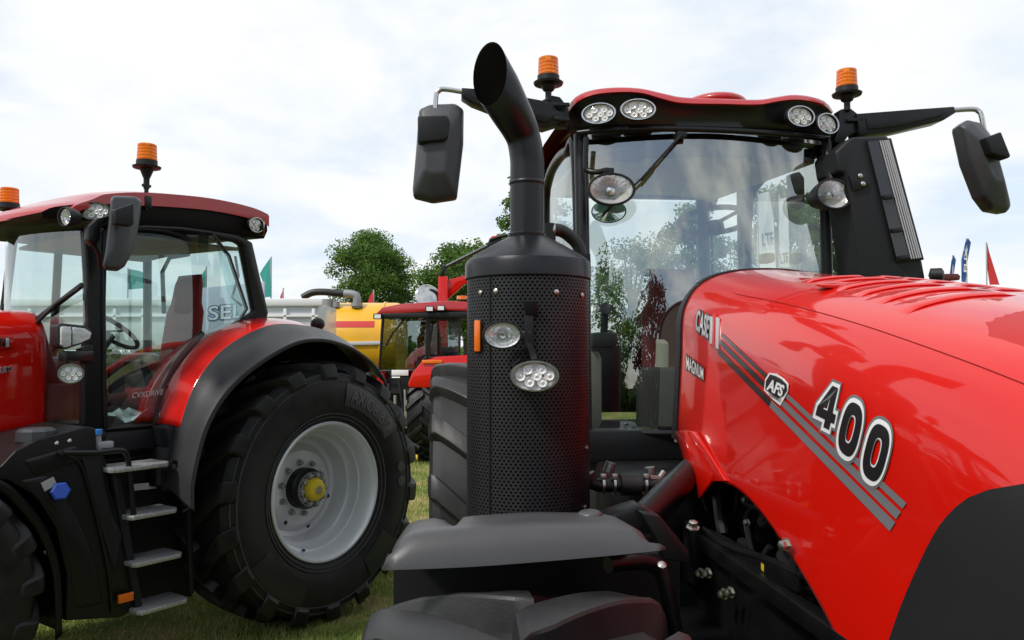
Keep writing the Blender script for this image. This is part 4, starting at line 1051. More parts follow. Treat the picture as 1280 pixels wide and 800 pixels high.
# front posts, windscreen
A0 = GY(112, 290, .80); A1 = GY(120, 540, .80)
b = B(); b.prism([GY(*p, .80) for p in ((106, 286), (131, 284), (131, 410), (131, 540), (105, 540), (104, 470), (110, 400), (109, 340))], (0, -.07, 0), .015, 3); b.build('front_post', BLKS, tl)
rows = []
for i in range(9):
    v = i/8; l = GY(*lerp2((108, 288), (106, 540), v), .77)
    r = V(1.34, -.62, l.z); rows.append([l.lerp(r, u/12)+V(.20*(1-(2*u/12-1)**2), 0, 0) for u in range(13)])
b = B(); b.grid(rows); b.build('windscreen', GLS, tl, smooth=80)
b = B(); b.tube([V(1.34, -.62, 2.75), V(1.40, -.60, 2.15), V(1.42, -.6, 1.5)], .03, 10); b.build('front_post', BLKS, tl)
b = B()
b.tube([V(.26, -.70, 2.85), V(.22, -.72, 1.6)], .035, 8); b.tube([V(.95, -.76, 2.82), V(.98, -.78, 1.5)], .03, 8); b.tube([V(.28, -.70, 2.82), V(.28, .66, 2.82)], .03, 8)
b.bar(V(1.3, -.74, 1.5), V(.25, -.74, 1.5), .05, .1); b.bar(V(.24, -.7, 1.8), V(.24, .6, 1.8), .05, .3)
b.build('cab_frame', BLKS, tl)
b = B(); b.face([V(.24, -.68, 1.95), V(.24, .66, 1.95), V(.26, .66, 2.82), V(.26, -.68, 2.82)]); b.build('rear_window', GLC, tl, smooth=0)
b = B(); b.face([V(1.36, -.76, 1.55), V(.24, -.72, 1.55), V(.26, -.70, 2.82), V(1.3, -.66, 2.8)]); b.build('side_window', GLC, tl, smooth=0)
# ---- roof
topR = [(1.80, 2.80), (1.73, 2.84), (1.55, 2.89), (1.40, 2.94), (1.17, 2.985), (.77, 3.02), (.50, 3.02), (.32, 3.005), (.215, 2.98)]
rows = []
st = spline([V(x, 0, z) for x, z in topR], 4)
for p in st:
    row = []
    for k in range(17):
        u = 2*k/16-1; ed = max(0, 1-abs(u)*1.0)
        dx_ = -.16*abs(u)**3 if p.x > 1.45 else 0
        row.append(V(p.x+dx_*((p.x-1.45)/.35 if p.x > 1.45 else 0)-(.0), u*.82, p.z+(.05 if p.x < 1.3 else .05-.05*(p.x-1.3)/.4)*(1-u*u)-.01*abs(u)**10))
    lp = .085-.04*max(0, min(1, (p.x-1.25)/.3)); lowz = [V(q.x, q.y*1.0, q.z-lp) for q in (row[0], row[-1])]
    rows.append([lowz[0]]+row+[lowz[1]])
first = [q+V(.004, 0, -.035) for q in rows[0]]; last_ = [q+V(-.012, 0, -.012) for q in rows[-1]]
b = B(); b.grid([first]+rows+[last_]); roof2 = b.build('roof', ROOFRED, tl, smooth=50)
b = B(); rr = []
for p in st:
    x = p.x; t_ = p.z-.08+.042*max(0, min(1, (p.x-1.25)/.3))
    zl = 2.76 if x < 1.5 else 2.76-.03*(x-1.5)/.3
    zl += .04*max(0, min(1, (.8-x)/.6))
    rr.append([V(x-.01, -.80, t_), V(x-.02, -.79, (t_+zl)/2), V(x-.03, -.74, zl), V(x-.03, 0, zl+.02), V(x-.03, .74, zl), V(x-.02, .79, (t_+zl)/2), V(x-.01, .80, t_)])
b.grid(rr); b.face(rr[0]); b.face(list(reversed(rr[-1]))); b.build('roof_underside', mat('underside_black', (.006, .006, .007), .6, spec=.25), roof2, smooth=45)
for px, py, n_, x_, y_, rx, rz, stl in ((119, 264, (.75, .7, -.08), None, .83, .085, .05, 'led'), (84, 271, (1, .15, -.08), 1.76, None, .055, .05, 'halogen'), (319, 281, (-.1, 1, -.1), None, .84, .065, .05, 'led'), (327, 285, (-.8, .6, 0), None, .80, .06, .05, 'led')):
    c = GY(px, py, y_) if y_ else GX(px, py, x_); oval_lamp(tl, c, n_, rx, rz, .07, stl)
f = GY(183, 253, .80); f2 = GY(183, 236, .80); 
b = B(); b.tube([f+V(0, 0, -.05), f2], .014, 10); b.box(f, (.05, .05, .08), None, .006); b.box(f2+V(0, 0, .02), (.06, .02, .02)); b.build('beacon_stalk', BLKS, tl)
beacon(tl, f2, GY(183, 180, .80).z, .062)
f2 = V(1.15, -.80, 2.93); ft = G.hit(12, 235, 1, -.80); f2 = V(ft.x, -.80, ft.z-.34); beacon(tl, f2, ft.z, .066)
# mirror on its arm
b = B(); b.prism([GY(*p, 1.0) for p in ((111, 283), (122, 273), (138, 269), (138, 276), (127, 283), (126, 300), (118, 308), (111, 300))], (0, -.06, 0), .008); b.tube([GY(118, 306, .98), GY(124, 318, .95), GY(126, 336, .88)], .014, 8); arm = b.build('mirror_arm', BLKS, tl)
def mirror_l(outline, ridge, y, th):
    o_ = [GY(*p, y) for p in outline]; c = sum(o_, V(0, 0, 0))/len(o_)
    k = .15                                                    # the head stands turned towards us
    turn = lambda p: V(p.x, p.y+(p.x-c.x)*k, p.z)
    d = V(k, 1, 0).normalized()
    d = V(.45, .89, 0)
    o_ = [turn(p) for p in o_]; pass
    n = len(o_); k_ = sum((turn(GY(*p, y)) for p in ridge), V(0, 0, 0))/len(ridge)
    back = [p-d*th*.5 for p in o_]; fr = [p.lerp(c, .06)+d*th*.2 for p in o_]; top_ = [p.lerp(k_, .5)+d*th*.26 for p in fr]
    vs = back+o_+fr+top_; fs = [tuple(range(n)), tuple(range(3*n, 4*n))]
    for q_ in range(3):
        for i in range(n): fs.append((q_*n+i, q_*n+(i+1) % n, (q_+1)*n+(i+1) % n, (q_+1)*n+i))
    b = B(); b._add(vs, fs); o = b.build('mirror', GREYP, tl, smooth=14)
    md = o.modifiers.new('round', 'BEVEL'); md.width = .008; md.segments = 2; md.limit_method = 'ANGLE'; md.angle_limit = radians(25)
    return o
m3 = mirror_l([(137, 248), (142, 244.5), (172, 245), (179, 250), (178, 268), (170, 310), (157, 332), (147, 338), (131, 337), (127, 331), (129, 320), (137, 258)], [(160, 262), (158, 300), (140, 316)], 1.10, .16)
b = B(); b.prism([V(p.x, p.y, p.z) for p in [GY(*q, 1.19) for q in ((138, 263), (162, 255), (162, 281), (158, 284), (139, 281))]], (0, .05, 0), .008, 3); b.build('mirror_clamp', BLK, m3)
# lamp cluster on the front post
b = B(); c = GY(92, 421, .95); hs = [GY(*p, .95) for p in ((72, 406), (78, 404), (108, 407), (115, 413), (115, 424), (100, 431), (82, 437), (73, 433))]
b.prism(hs, (-.02, -.14, 0), .02, 3); lamp_ = b.build('headlight', BLK, tl)
b = B(); b.prism([GY(*p, .955) for p in ((75, 409), (80, 408), (88, 409), (88, 432), (80, 434), (75, 431))], (0, .012, 0), .004); b.prism([GY(*p, .955) for p in ((90, 409), (106, 411), (113, 416), (111, 423), (98, 429), (90, 431))], (0, .012, 0), .004); b.build('reflector', BOWL, lamp_)
b = B(); b.prism([GY(*p, .972) for p in ((74, 408), (80, 407), (106, 410), (114, 416), (112, 424), (98, 430), (80, 435), (74, 432))], (0, .008, 0), .004); b.build('lens', LENS, lamp_)
b = B(); b.bar(GY(78, 445, .92), GY(112, 445, .85), .06, .06); b.prism(pl([(100, 436), (116, 430), (118, 455), (106, 455)], .88), (0, -.06, 0), .008); b.tube(pl([(86, 440), (84, 452), (92, 458)], .93), .012, 8); b.build('lamp_bracket', BLKS, tl)
oval_lamp(tl, GY(89, 467, .95), (.5, .85, 0), .062, .052, .07, 'led')
# ---- inside
seat(tl, (.68, .02, 1.62), .96)
b = B(); b.box((.85, 0, 1.30), (1.2, 1.4, .30), None, .02); b.build('cab_floor', INT, tl)
b = B(); b.box((.6, -.46, 1.72), (.6, .22, .45), None, .06); b.box((.42, .55, 1.65), (.32, .25, .5), None, .05); b.build('side_console', BEI, tl)
b = B(); b.box((1.2, 0, 1.62), (.22, .42, .6), None, .05); b.tube([V(1.15, 0, 1.8), V(.95, 0, 2.08)], .05, 10); b.box((1.5, .3, 1.55), (.15, .4, .4), None, .03); b.build('dash_console', INTG, tl)
b = B(); c = V(.93, 0, 2.1); s_, u_, n_ = basis(V(-.6, 0, .8), V(1, 0, 0)); b.tube([c+s_*(.2*cos(2*pi*k/32))+u_*(.2*sin(2*pi*k/32)) for k in range(33)], .016, 8); b.bar(c-s_*.2, c+s_*.2, .03, .014); b.build('steering_wheel', INT, tl)
b = B(); rows = []
rs = random.Random(3)
for i in range(14): rows.append([V(1.34-.7*i/13, .40+.34*j/8, 1.50+.05*sin(i*1.3+j)*rs.random()+.04) for j in range(9)])
b.grid(rows); b.build('floor_film', FILM, tl, smooth=20)
b = B(); b.tube(pl([(205, 392), (203, 340), (212, 322), (236, 318)], .2), .016, 8); b.tube(pl([(294, 320), (298, 345), (290, 372), (302, 382)], -.3), .012, 8); b.build('grab_rail', INT, tl)
hl = [[V(x, y, 2.735-.03*abs(y/.7)**3) for y in (-.66, -.4, 0, .4, .66)] for x in (1.28, 1.0, .6, .3)]
b = B(); b.grid(hl); b.build('headliner', BEID, tl, solid=.02)
b = B(); rows = []
for x_, z_ in r_[12:40]:
    if x_ < .27: break
    rows.append([V(x_*.97, .55, z_-.05), V(x_*.98, .68, z_-.035), V(x_*.985, .775, z_-.03)])
b.grid(rows); b.build('wheel_arch_trim', BEI, tl, solid=.01)
# wiper
b = B(); b.bar(GX(40, 404, 1.62), GX(103, 356, 1.58), .022, .03); b.tube([GX(40, 410, 1.63), GX(70, 380, 1.62), GX(100, 360, 1.59)], .010, 8); b.build('wiper', BLK, tl)
# ---- bonnet, its rear end at the frame's edge
hs = [(.0, 2.22), (.2, 2.215), (.34, 2.185), (.42, 2.12), (.455, 2.0), (.465, 1.75), (.465, 1.55), (.45, 1.47), (.40, 1.46)]
hsp = [(p.x, p.z) for p in spline([V(a, 0, z) for a, z in hs], 4)]
rows = []
for x, dz in ((1.585, -.012), (1.60, 0), (1.64, 0), (1.9, -.01), (2.3, -.05), (2.8, -.12), (3.3, -.24), (3.6, -.4)):
    k = .985 if x < 1.59 else 1
    rows.append([V(x, a*k, z+dz) for a, z in reversed(hsp)]+[V(x, -a*k, z+dz) for a, z in hsp[1:]])
b = B(); b.grid(rows); b.face(rows[0]); hood2 = b.build('hood', RED, tl, smooth=50)
b = B(); b.prism([GY(*p, .35) for p in ((42, 402), (57, 410), (75, 475), (78, 528), (52, 532), (50, 480))], (0, -.5, 0), .015); b.build('hood_seal', BLK, hood2)
fl2 = lambda *q: quad(*[GY(*p, .476) for p in q])
b = B(); b.prism([GY(*p, .470) for p in ((-30, 421), (14, 419), (17, 424), (17, 434), (-30, 440))], (0, .02, 0), .006); b.build('badge_pad', RED, hood2)
for i, (x0, x1, m) in enumerate(((-16, -12, DBLK), (-4, 1, DBLK), (3, 6, DBLK), (7, 11, DSIL))):
    b = B(); b.prism([GY(*p, .492) for p in ((x0, 423), (x1, 422.5), (x1, 433), (x0, 434))], (0, .006, 0), .001); b.build('maker_lettering', m, hood2)
text('series_lettering', 'UM', fl2((0, 467), (14, 464), (14, 457), (0, 459)), DWHT, hood2, bold=.08)
text('series_lettering', 'UM', quad(*[p+V(0, .003, 0) for p in [GY(*q, .476) for q in ((0, 467), (14, 464), (14, 457), (0, 459))]]), DBLK, hood2, bold=.02)
# ---- tank and steps
tp = [(-20, 605), (4, 580), (20, 563), (48, 549), (110, 533), (120, 536), (121, 560), (133, 575), (137, 610), (148, 640), (163, 680), (165, 765), (150, 772), (82, 776), (84, 720), (70, 660), (45, 620), (10, 600), (-20, 598)]
b = B(); b.prism(pl(tp, 1.06), (0, -.55, 0), .09, 5); tank = b.build('fuel_tank', mat('tank_plastic', (.007, .0072, .008), .40, spec=.35, rvar=.08, vscale=4, bump=.15, bscale=350), tl)
b = B(); b.prism(pl([(100, 565), (128, 562), (133, 600), (142, 640), (155, 668), (146, 720), (135, 690), (120, 640)], 1.075), (0, -.06, 0), .022, 3); b.build('tank_moulding', BLK, tank)
b = B(); b.prism(pl([(22, 600), (60, 592), (98, 640), (122, 700), (132, 755), (92, 764), (86, 700), (66, 645)], 1.068), (0, -.05, 0), .03, 3); b.prism(pl([(30, 575), (96, 556), (108, 575), (44, 596)], 1.072), (0, -.05, 0), .02, 3); b.build('tank_moulding', tank.data.materials[0], tank)
b = B(); b.tube(pl([(70, 566), (96, 575), (108, 600), (124, 660), (136, 720), (140, 765)], 1.07), .008, 8, smooth=4); b.build('tank_rib', BLKS, tank)
b = B(); c = GY(45, 552, .95); b.lathe([(.095, -.10), (.095, 0), (.085, .005), (.1, .006), (.1, .06), (.08, .075), (.001, .075)], c, (0, 0, 1), 10); b.build('filler_cap', GREYP, tank, smooth=20)
b = B(); b.box(GY(52, 561, 1.05), (.05, .004, .018), None, 0); b.build('cap_sticker', WHT, tank)
b = B(); c = GY(74, 614, 1.07); b.lathe([(.052, -.03), (.052, .03), (.042, .038), (.001, .038)], c, (.2, 1, .15), 6); b.build('blue_cap', BLUE, tank, smooth=20)
b = B(); b.box(GY(61, 605, 1.075), (.07, .01, .05), Matrix.Rotation(.4, 3, 'Y'), 0); b.build('tank_sticker', mat('grey_sticker', (.4, .4, .4), .5), tank)
b = B(); b.tube([GY(123, 562, .95), GY(122, 552, .95), GY(121, 541, .95)], .022, 10); b.box(GY(130, 556, .95), (.1, .05, .04), None, .01); wb = b.build('washer_filler', mat('grey_bottle', (.4, .42, .45), .4), tl)
b = B(); b.tube([GY(121, 543, .95), GY(121, 537, .95)], .03, 12); b.build('blue_lid', BLUEL, wb)
b = B(); b.box(GY(157, 747, 1.09), (.09, .02, .05), None, .004); b.build('amber_reflector', AMBP, tank)
b = B(); b.tube(pl([(78, 566), (118, 566), (148, 563), (158, 568), (162, 590), (167, 644)], 1.14), .016, 10, smooth=5); b.build('handrail', BLKS, tl)
b = B(); b.tube(pl([(214, 576), (232, 582), (238, 592), (240, 628), (228, 640)], 1.14), .014, 10, smooth=5); b.build('handrail', BLKS, tl)
b = B(); b.bar(GY(60, 560, 1.0), GY(100, 552, 1.0), .05, .03); b.bar(GY(60, 572, 1.03), GY(98, 562, 1.03), .05, .03); b.build('tank_rail', BLKS, tank)
b = B()
for px, py in ((70, 554), (86, 551), (77, 568)): hexbolt(b, GY(px, py, 1.05), (.2, 1, .3), .012, .012)
split(b.build('tank_bolt', BOLT, tank))
b = B()
b.prism(pl([(212, 585), (240, 585), (243, 742), (238, 742), (234, 640), (214, 600)], 1.06), (0, -.03, 0), .006)
b.prism(pl([(140, 590), (150, 590), (180, 765), (170, 762)], 1.08), (0, -.34, 0), .006)
b.prism(pl([(145, 585), (232, 580), (240, 745), (180, 760)], .80), (0, -.02, 0), 0)
stf = b.build('step_frame', BLK, tl)
b = B(); b.box(GY(180, 608, .83), (.17, .004, .04), Matrix.Rotation(-.05, 3, 'Y'), 0); b.build('step_sticker', WHT, stf)
for (x0, y0), (x1, y1) in (((141, 585.5), (216, 577.5)), ((163, 645), (226, 635)), ((168, 704), (232, 691)), ((174, 764), (239, 748))):
    a = GY(x0, y0, 1.17); c = GY(x1, y1, 1.17); z = (a.z+c.z)/2
    o_ = [V(a.x, a.y-.03, z), V(a.x-.02, a.y, z), V(c.x+.03, c.y, z), V(c.x, c.y-.04, z), V(c.x, c.y-.23, z), V(a.x, a.y-.23, z)]
    b = B(); b.prism(o_, (0, 0, -.028), .006); stp = b.build('step', ALU, tl)
b = B(); b.prism([V(1.40, .70, 1.33), V(.98, .70, 1.33), V(.98, .86, 1.46), V(1.40, .86, 1.46)], (0, 0, -.12), .01); b.box((1.1, .72, 1.38), (.9, .16, .22), None, .01); b.prism(pl([(208, 534), (244, 532), (243, 575), (224, 578), (212, 560)], 1.02), (0, -.2, 0), .02); b.build('sill', BLK, tl)
# ---- front wheel and its guard, chassis
fx = 2.56; fy = .93
fwh = bpy.data.objects.new('front_wheel', None); COL.objects.link(fwh); fwh.parent = tl
b = B(); tyre_mesh(b, V(fx, fy, .69), .69, .52, .36, 17, .05, lw=.08); b.build('tyre', RUB, fwh, smooth=40)
b = B(); b.lathe([(.36, .2), (.34, .1), (.2, .05), (.1, .12), (.001, .12)], V(fx, fy, .69), (0, 1, 0), 40); b.build('rim', SILV, fwh)
b = B(); arc = spline(pl([(-30, 592), (8, 604), (40, 634), (62, 668), (76, 715), (79, 790)], 1.12), 5)
rows = [[p+V(-.02, -.40, .0), p+V(0, -.38, .0), p+V(0, -.02, 0), p+V(-.0, 0, -.0)+V(.008, .0, -.012), p+V(.04, .002, -.03)] for p in arc]
b.grid(rows); b.build('mudguard', DARK, tl, smooth=40, solid=.01); b = B(); b.box((2.35, .48, .78), (1.7, .06, .95), None, .02); b.build('inner_panel', DARK, tl)
b = B(); b.box((1.9, 0, 1.15), (3.2, .6, .6), None, .03); b.box((.2, 0, .95), (1.2, .7, .7), None, .04); b.box((1.5, .45, .95), (1.0, .3, .6), None, .03); b.bar((0, -1.0, .945), (0, .95, .945), .3, .3); b.bar((2.72, -.8, .69), (2.72, .8, .69), .2, .2); b.build('chassis', DARK, tl)
b = B()
for px, py in ((30, 684), (58, 690)): hexbolt(b, GY(px, py, 1.0), (0, 1, 0), .012, .015)
split(b.build('bolts', BOLT, tl))
# ================================================================== BACKGROUND
# ---- third tractor, its back towards us
K = Frame((at(548, 500, 14.2).x, 14.2+.4, 0), 86)
tk = empty('tractor', K, 'small red tractor seen from behind with its rear linkage between the two big tractors', 'tractor')
KX = lambda px, py, v: K.hit(px, py, 0, v)
def kpl(pts, x, d, bev=.01): 
    b = B(); b.prism([KX(*p, x) for p in pts], (d, 0, 0), bev); return b
b = kpl([(470, 392), (478, 384), (500, 380), (560, 376), (600, 378), (640, 384), (640, 390), (560, 388), (478, 393)], -.5, 1.6); b.build('roof', ROOFRED, tk)
b = kpl([(473, 392), (640, 388), (640, 396), (474, 397)], -.52, 1.55, .005); b.build('roof_edge', BLK, tk)
b = B(); q = [KX(*p, -.38) for p in ((479, 396), (533, 394), (533, 462), (474, 464))]; b.face(q); b.build('rear_window', GLK, tk, smooth=0)
b = B(); q = [KX(*p, -.36) for p in ((537, 394), (573, 393), (573, 445), (537, 447))]; b.face(q); b.build('quarter_window', GLK, tk, smooth=0)
b = B()
for pts in ([(479, 396), (474, 464), (533, 463), (534, 394)], [(536, 394), (536, 447), (574, 446), (575, 393)]):
    p = [KX(*q, -.38) for q in pts]; b.tube(p+[p[0]], .028, 8)
b.build('cab_frame', BLKS, tk)
for px, py in ((472, 395.5), (537, 386), (551, 385)):
    b = B(); b.box(KX(px, py, -.56), (.08, .14, .10), None, .01); wl = b.build('work_light', BLK, tk)
    b = B(); b.box(KX(px, py, -.605), (.01, .11, .07), None, 0); b.build('lens', WHT, wl)
b = B(); b.bar(KX(506, 397, -.42), KX(490, 418, -.42), .04, .02); b.tube([KX(492, 414, -.42), KX(482, 432, -.42)], .02, 6); b.build('wiper', BLK, tk)
seat(tk, (.6, .25, 1.55)); b = B(); b.box((.6, .2, 1.35), (1.6, 1.6, .3)); b.build('cab_floor', INT, tk)
b = B(); b.box((1.4, .2, 1.75), (.4, .6, .6), None, .08); b.build('dash_console', INTG, tk)
b = kpl([(509, 481), (515, 466), (527, 452), (545, 446), (580, 444), (640, 446), (640, 484), (512, 485)], -.75, 1.2, .03); b.build('mudguard', RED, tk)
b = B(); b.box(KX(540, 452, -.78), (.02, .35, .06), None, .005); b.build('amber_reflector', AMBP, tk)
kc = KX(545, 520, -.3); kwh = bpy.data.objects.new('rear_wheel', None); COL.objects.link(kwh); kwh.parent = tk
wheel(kwh, (-.1, KX(511, 520, -.5).y-.29, .82), .82, .56, .45, 18, .06, .09, -1)
kwh = bpy.data.objects.new('rear_wheel', None); COL.objects.link(kwh); kwh.parent = tk
wheel(kwh, (-.1, KX(474, 520, -.5).y+.45, .82), .82, .56, .45, 18, .06, .09, 1)
b = kpl([(476, 464), (512, 462), (512, 545), (478, 545)], -.1, .8, .02); b.build('axle_housing', DARK, tk)
b = B()
for p, q, r in (((486, 480), (484, 510), .03), ((498, 470), (505, 520), .025), ((484, 505), (520, 535), .05), ((490, 535), (525, 560), .05), ((505, 488), (505, 540), .03)): b.tube([KX(*p, -.6), KX(*q, -.75)], r, 8)
b.build('rear_linkage', BLKS, tk)
b = B()
for p, q, r in (((506, 487), (507, 522), .022), ((494, 494), (494, 505), .03), ((490, 472), (500, 472), .02), ((508, 500), (508, 535), .02)): b.tube([KX(*p, -.8), KX(*q, -.8)], r, 8)
b.build('linkage_rod', BOLT, tk)
b = B(); b.tube([KX(505, 522, -.82), KX(505, 530, -.82)], .035, 8); b.tube([KX(513, 572, -.8), KX(522, 572, -.8)], .05, 8); b.build('yellow_joint', YELP, tk)
b = B(); b.box(KX(500, 466, -.55), (.02, .3, .1)); b.build('plate', WHT, tk)
b = kpl([(470, 464), (480, 462), (482, 478), (472, 490)], -.3, .5, .02); b.build('mudguard', RED, tk)
b = B(); b.tube([KX(578, 374, -.3), KX(578, 370, -.3)], .1, 12); b.build('beacon', AMB, tk)
# ---- loader crane: red mast and boom
O0 = Frame((at(552, 420, 19).x, 19, 0), 0)
cr_ = empty('loader_crane', O0, 'red folding crane boom with grey ram above the small rear-facing tractor', 'crane')
oy = lambda px, py: O0.hit(px, py, 1, 0)
b = B(); b.bar(oy(554, 346), oy(554, 470), .17, .22); b.build('mast', RED, cr_)
b = B(); b.prism([oy(*p) for p in ((549, 345), (560, 350), (612, 336), (640, 318), (660, 300), (660, 312), (618, 345), (582, 354), (562, 372), (556, 376))], (0, .2, 0), .01); b.build('boom', RED, cr_)
b = B(); b.tube([oy(556, 334), oy(608, 308)], .045, 10); b.build('ram', mat('ram_grey', (.06, .065, .07), .35, metal=.5), cr_)
b = B(); b.bar(oy(552, 346), oy(557, 332), .1, .1); b.prism([oy(*p) for p in ((606, 312), (612, 298), (622, 294), (630, 300), (628, 312), (618, 318))], (0, .25, 0), .02); b.tube([oy(612, 300), oy(624, 296), oy(634, 294)], .04, 8); split(b.build('boom_joint', BLKS, cr_))
b = B(); b.tube([oy(614, 297), oy(634, 294)], .03, 8); b.build('red_pipe', RED, cr_)
b = B(); b.tube([oy(521, 378), oy(524, 368), oy(534, 362), oy(546, 366), oy(549, 378)], .035, 8, smooth=4); b.build('hose', HOSE, cr_)
b = B(); b.box((0.6, .3, .55), (2.4, .8, 1.1), None, .05); b.build('crane_base', DARK, cr_)
b = B(); b.lathe([(.0, -.05), (.25, -.03), (.32, .1), (.3, .12), (.0, .05)], oy(533, 373), (.5, -1, .2), 20); b.build('lamp_bowl', CHR, cr_)
# ---- yellow tanker
Yt = 21
q0 = at(384, 412, Yt); O1 = Frame((q0.x, Yt+1.1, 0), 0)
tkr = empty('tanker', O1, 'yellow slurry tanker with a red stripe and black hose on top', 'tanker')
R1 = 1.12; zc1 = at(400, 381, Yt).z-R1+.12
b = B(); b.lathe([(.001, -.16), (R1*.5, -.13), (R1*.85, -.05), (R1*.97, .02), (R1, .12), (R1, 2.2), (R1*.97, 2.3), (R1*.6, 2.42), (.001, 2.45)], (0, 0, zc1), (1, 0, 0), 64); tank1 = b.build('tank', YEL, tkr, smooth=50)
b = B(); rows = []
zr = at(404, 405, Yt-.1).z
for i in range(2):
    x = (.12, 1.75)[i]; rows.append([V(x, -sqrt(max(0, R1**2-(zr+dz-zc1)**2))-.006, zr+dz) for dz in (-.085, -.04, 0, .04, .085)])
rows[1] = [p+V(.0, 0, 0) for p in rows[1]]
b.grid(rows); b.build('red_stripe', DRED, tank1)
b = B()
for x in (.15, 1.9): b.lathe([(R1+.001, -.03), (R1+.03, -.025), (R1+.03, .025), (R1+.001, .03)], (x, 0, zc1), (1, 0, 0), 64)
split(b.build('tank_band', YEL, tank1, smooth=30))
b = B(); oz = lambda px, py: O1.hit(px, py, 1, -.6)
b.tube([oz(446, 385), oz(446, 372), oz(441, 368), oz(430, 367)], .11, 14, smooth=5); b.lathe([(.16, 0), (.16, .1), (.001, .1)], oz(446, 383), (0, 0, 1), 16); b.tube([oz(410, 384), oz(410, 374)], .14, 14); b.tube([oz(420, 384), oz(420, 377)], .1, 14); b.build('pump_fitting', mat('cast_grey', (.28, .29, .29), .5, metal=.3), tkr)
b = B(); b.tube([oz(431, 367), oz(420, 366.5), oz(405, 365), oz(390, 366), (oz(378, 372))], .095, 14, smooth=5); b.build('hose', HOSE, tkr)
b = B(); b.box((1.2, 0, .75), (2.4, .9, .25), None, .02); b.build('chassis', DARK, tkr)
b = B(); b.bar(O1.hit(384, 430, 1, -1.15), O1.hit(478, 428.5, 1, -1.15), .05, .09); b.build('side_rail', SILV, tkr)
for x in (.7, 1.8):
    b = B(); b.lathe([(.25, -.2), (.5, -.2), (.55, -.1), (.55, .1), (.5, .2), (.25, .2)], (x, -.75, .55), (0, 1, 0), 32); wq = b.build('wheel', RUB, tkr)
# ---- white trailer with ribbed side
Yw = 17.5
q0 = at(398, 420, Yw); O2 = Frame((q0.x, Yw, 0), 0)
wt = empty('trailer', O2, 'long white ribbed trailer behind the tractor with steps', 'trailer')
zt = at(380, 377, Yw).z
b = B(); b.box((-3.6, .9, zt-.55), (7.2, 1.8, 1.0), None, .03); b.build('body', mat('trailer_white', (.62, .64, .66), .35, coat=.4, rvar=.05), wt)
b = B(); b.box((-3.6, -.04, zt-.02), (7.4, .12, .17), None, .03); b.box((-3.6, -.03, zt-.32), (7.2, .08, .05), None, .01)
for i in range(12): b.box((-.1-i*.62, -.03, zt-.58), (.07, .08, .85), None, .01)
b.build('side_rib', WHT, wt)
b = B(); b.box((-3.6, .9, .75), (7.0, 1.2, .25), None, .02); b.build('chassis', DARK, wt)
for x in (-2.6, -4.0):
    b = B(); b.lathe([(.2, -.2), (.48, -.2), (.52, -.1), (.52, .1), (.48, .2), (.2, .2)], (x, .2, .52), (0, 1, 0), 32); b.build('wheel', RUB, wt)
# ---- signboard seen through the cab of the stepped tractor
Yb = 15.5
q0 = at(275, 420, Yb); O3 = Frame((q0.x, Yb, 0), 0)
sb = empty('signboard', O3, 'pale signboard lettered SEL seen through the cab with the red seat', 'sign')
o3 = lambda px, py, y=0: O3.hit(px, py, 1, y)
b = B(); b.prism([o3(*p) for p in ((232, 362), (330, 352), (330, 420), (232, 420))], (0, .08, 0), .01); b.build('board', mat('sign_pale', (.52, .58, .72), .5), sb)
text('sign_lettering', 'SEL', quad(o3(259, 402, -.01), o3(306, 398, -.01), o3(306, 378, -.01), o3(259, 382, -.01)), mat('sign_blue', (.09, .14, .30), .5), sb, bold=.06)
text('sign_lettering', 'SEL', quad(o3(259, 402, -.014), o3(306, 398, -.014), o3(306, 378, -.014), o3(259, 382, -.014)), mat('sign_white', (.75, .78, .85), .5), sb, bold=.01)
b = B()
for x in (-.55, .75): b.tube([(x, .05, 0), (x, .05, 1.6)], .03, 8)
b.build('post', DARK, sb)
# ---- flags
def flag(px, pole_top, pole_bot, outline, Y, m, label, group, name='flag', words=None, wm=None, cat='flag'):
    q = at(px, 440, Y); F = Frame((q.x, Y, 0), 0)
    o = empty(name, F, label, cat, group)
    h = lambda p, y=0: F.hit(p[0], p[1], 1, y)
    t_ = h((px, pole_top)); t_.y = 0
    b = B(); b.tube([V(0, 0, 0), t_], .022*Y/25, 8); b.build('pole', mat('pole_grey', (.4, .4, .42), .4), o)
    pts = [h(p) for p in outline]; c = sum(pts, V(0, 0, 0))/len(pts); b = B()
    n = len(pts); pts = [p+V(0, .06*sin(p.z*3.1), 0) for p in pts]
    b.prism(pts, (0, .012, 0), 0); f_ = b.build('cloth', m, o, smooth=0)
    if words:
        for wd, q4, ml in words: text('flag_lettering', wd, quad(*[h(p, -.09) for p in q4]), wm or ml, f_, bold=.03)
    return o
TEAL = mat('teal_cloth', (.03, .30, .27), .7); FR = mat('red_cloth', (.55, .03, .03), .7); FB = mat('blue_cloth', (.03, .09, .30), .7); FWm = mat('white_cloth', (.75, .75, .76), .7)
flag(339, 321, 0, [(338, 322), (334, 327), (328, 335), (324, 342), (328, 352), (326, 362), (331, 372), (339, 371)], 26, TEAL, 'teal flag flying free beside the cab roof corner above the white trailer', 'teal flags')
flag(258, 333, 0, [(258, 334), (252, 342), (246, 352), (246, 366), (259, 366)], 27, TEAL, 'teal flag seen through the side glass above the red seat', 'teal flags')
flag(160, 335, 0, [(160, 336), (172, 338), (183, 342), (181, 360), (160, 362)], 28, TEAL, 'teal flag seen through the front of the door glass behind the black mirror', 'teal flags')
flag(467, 362, 0, [(467, 363), (462, 370), (459, 382), (466, 383)], 27, FR, 'small red pennant above the yellow tanker', 'red pennants')
flag(354, 360, 0, [(354, 361), (351, 368), (350, 373), (355, 373)], 30, FR, 'tiny red pennant above the white trailer', 'red pennants')
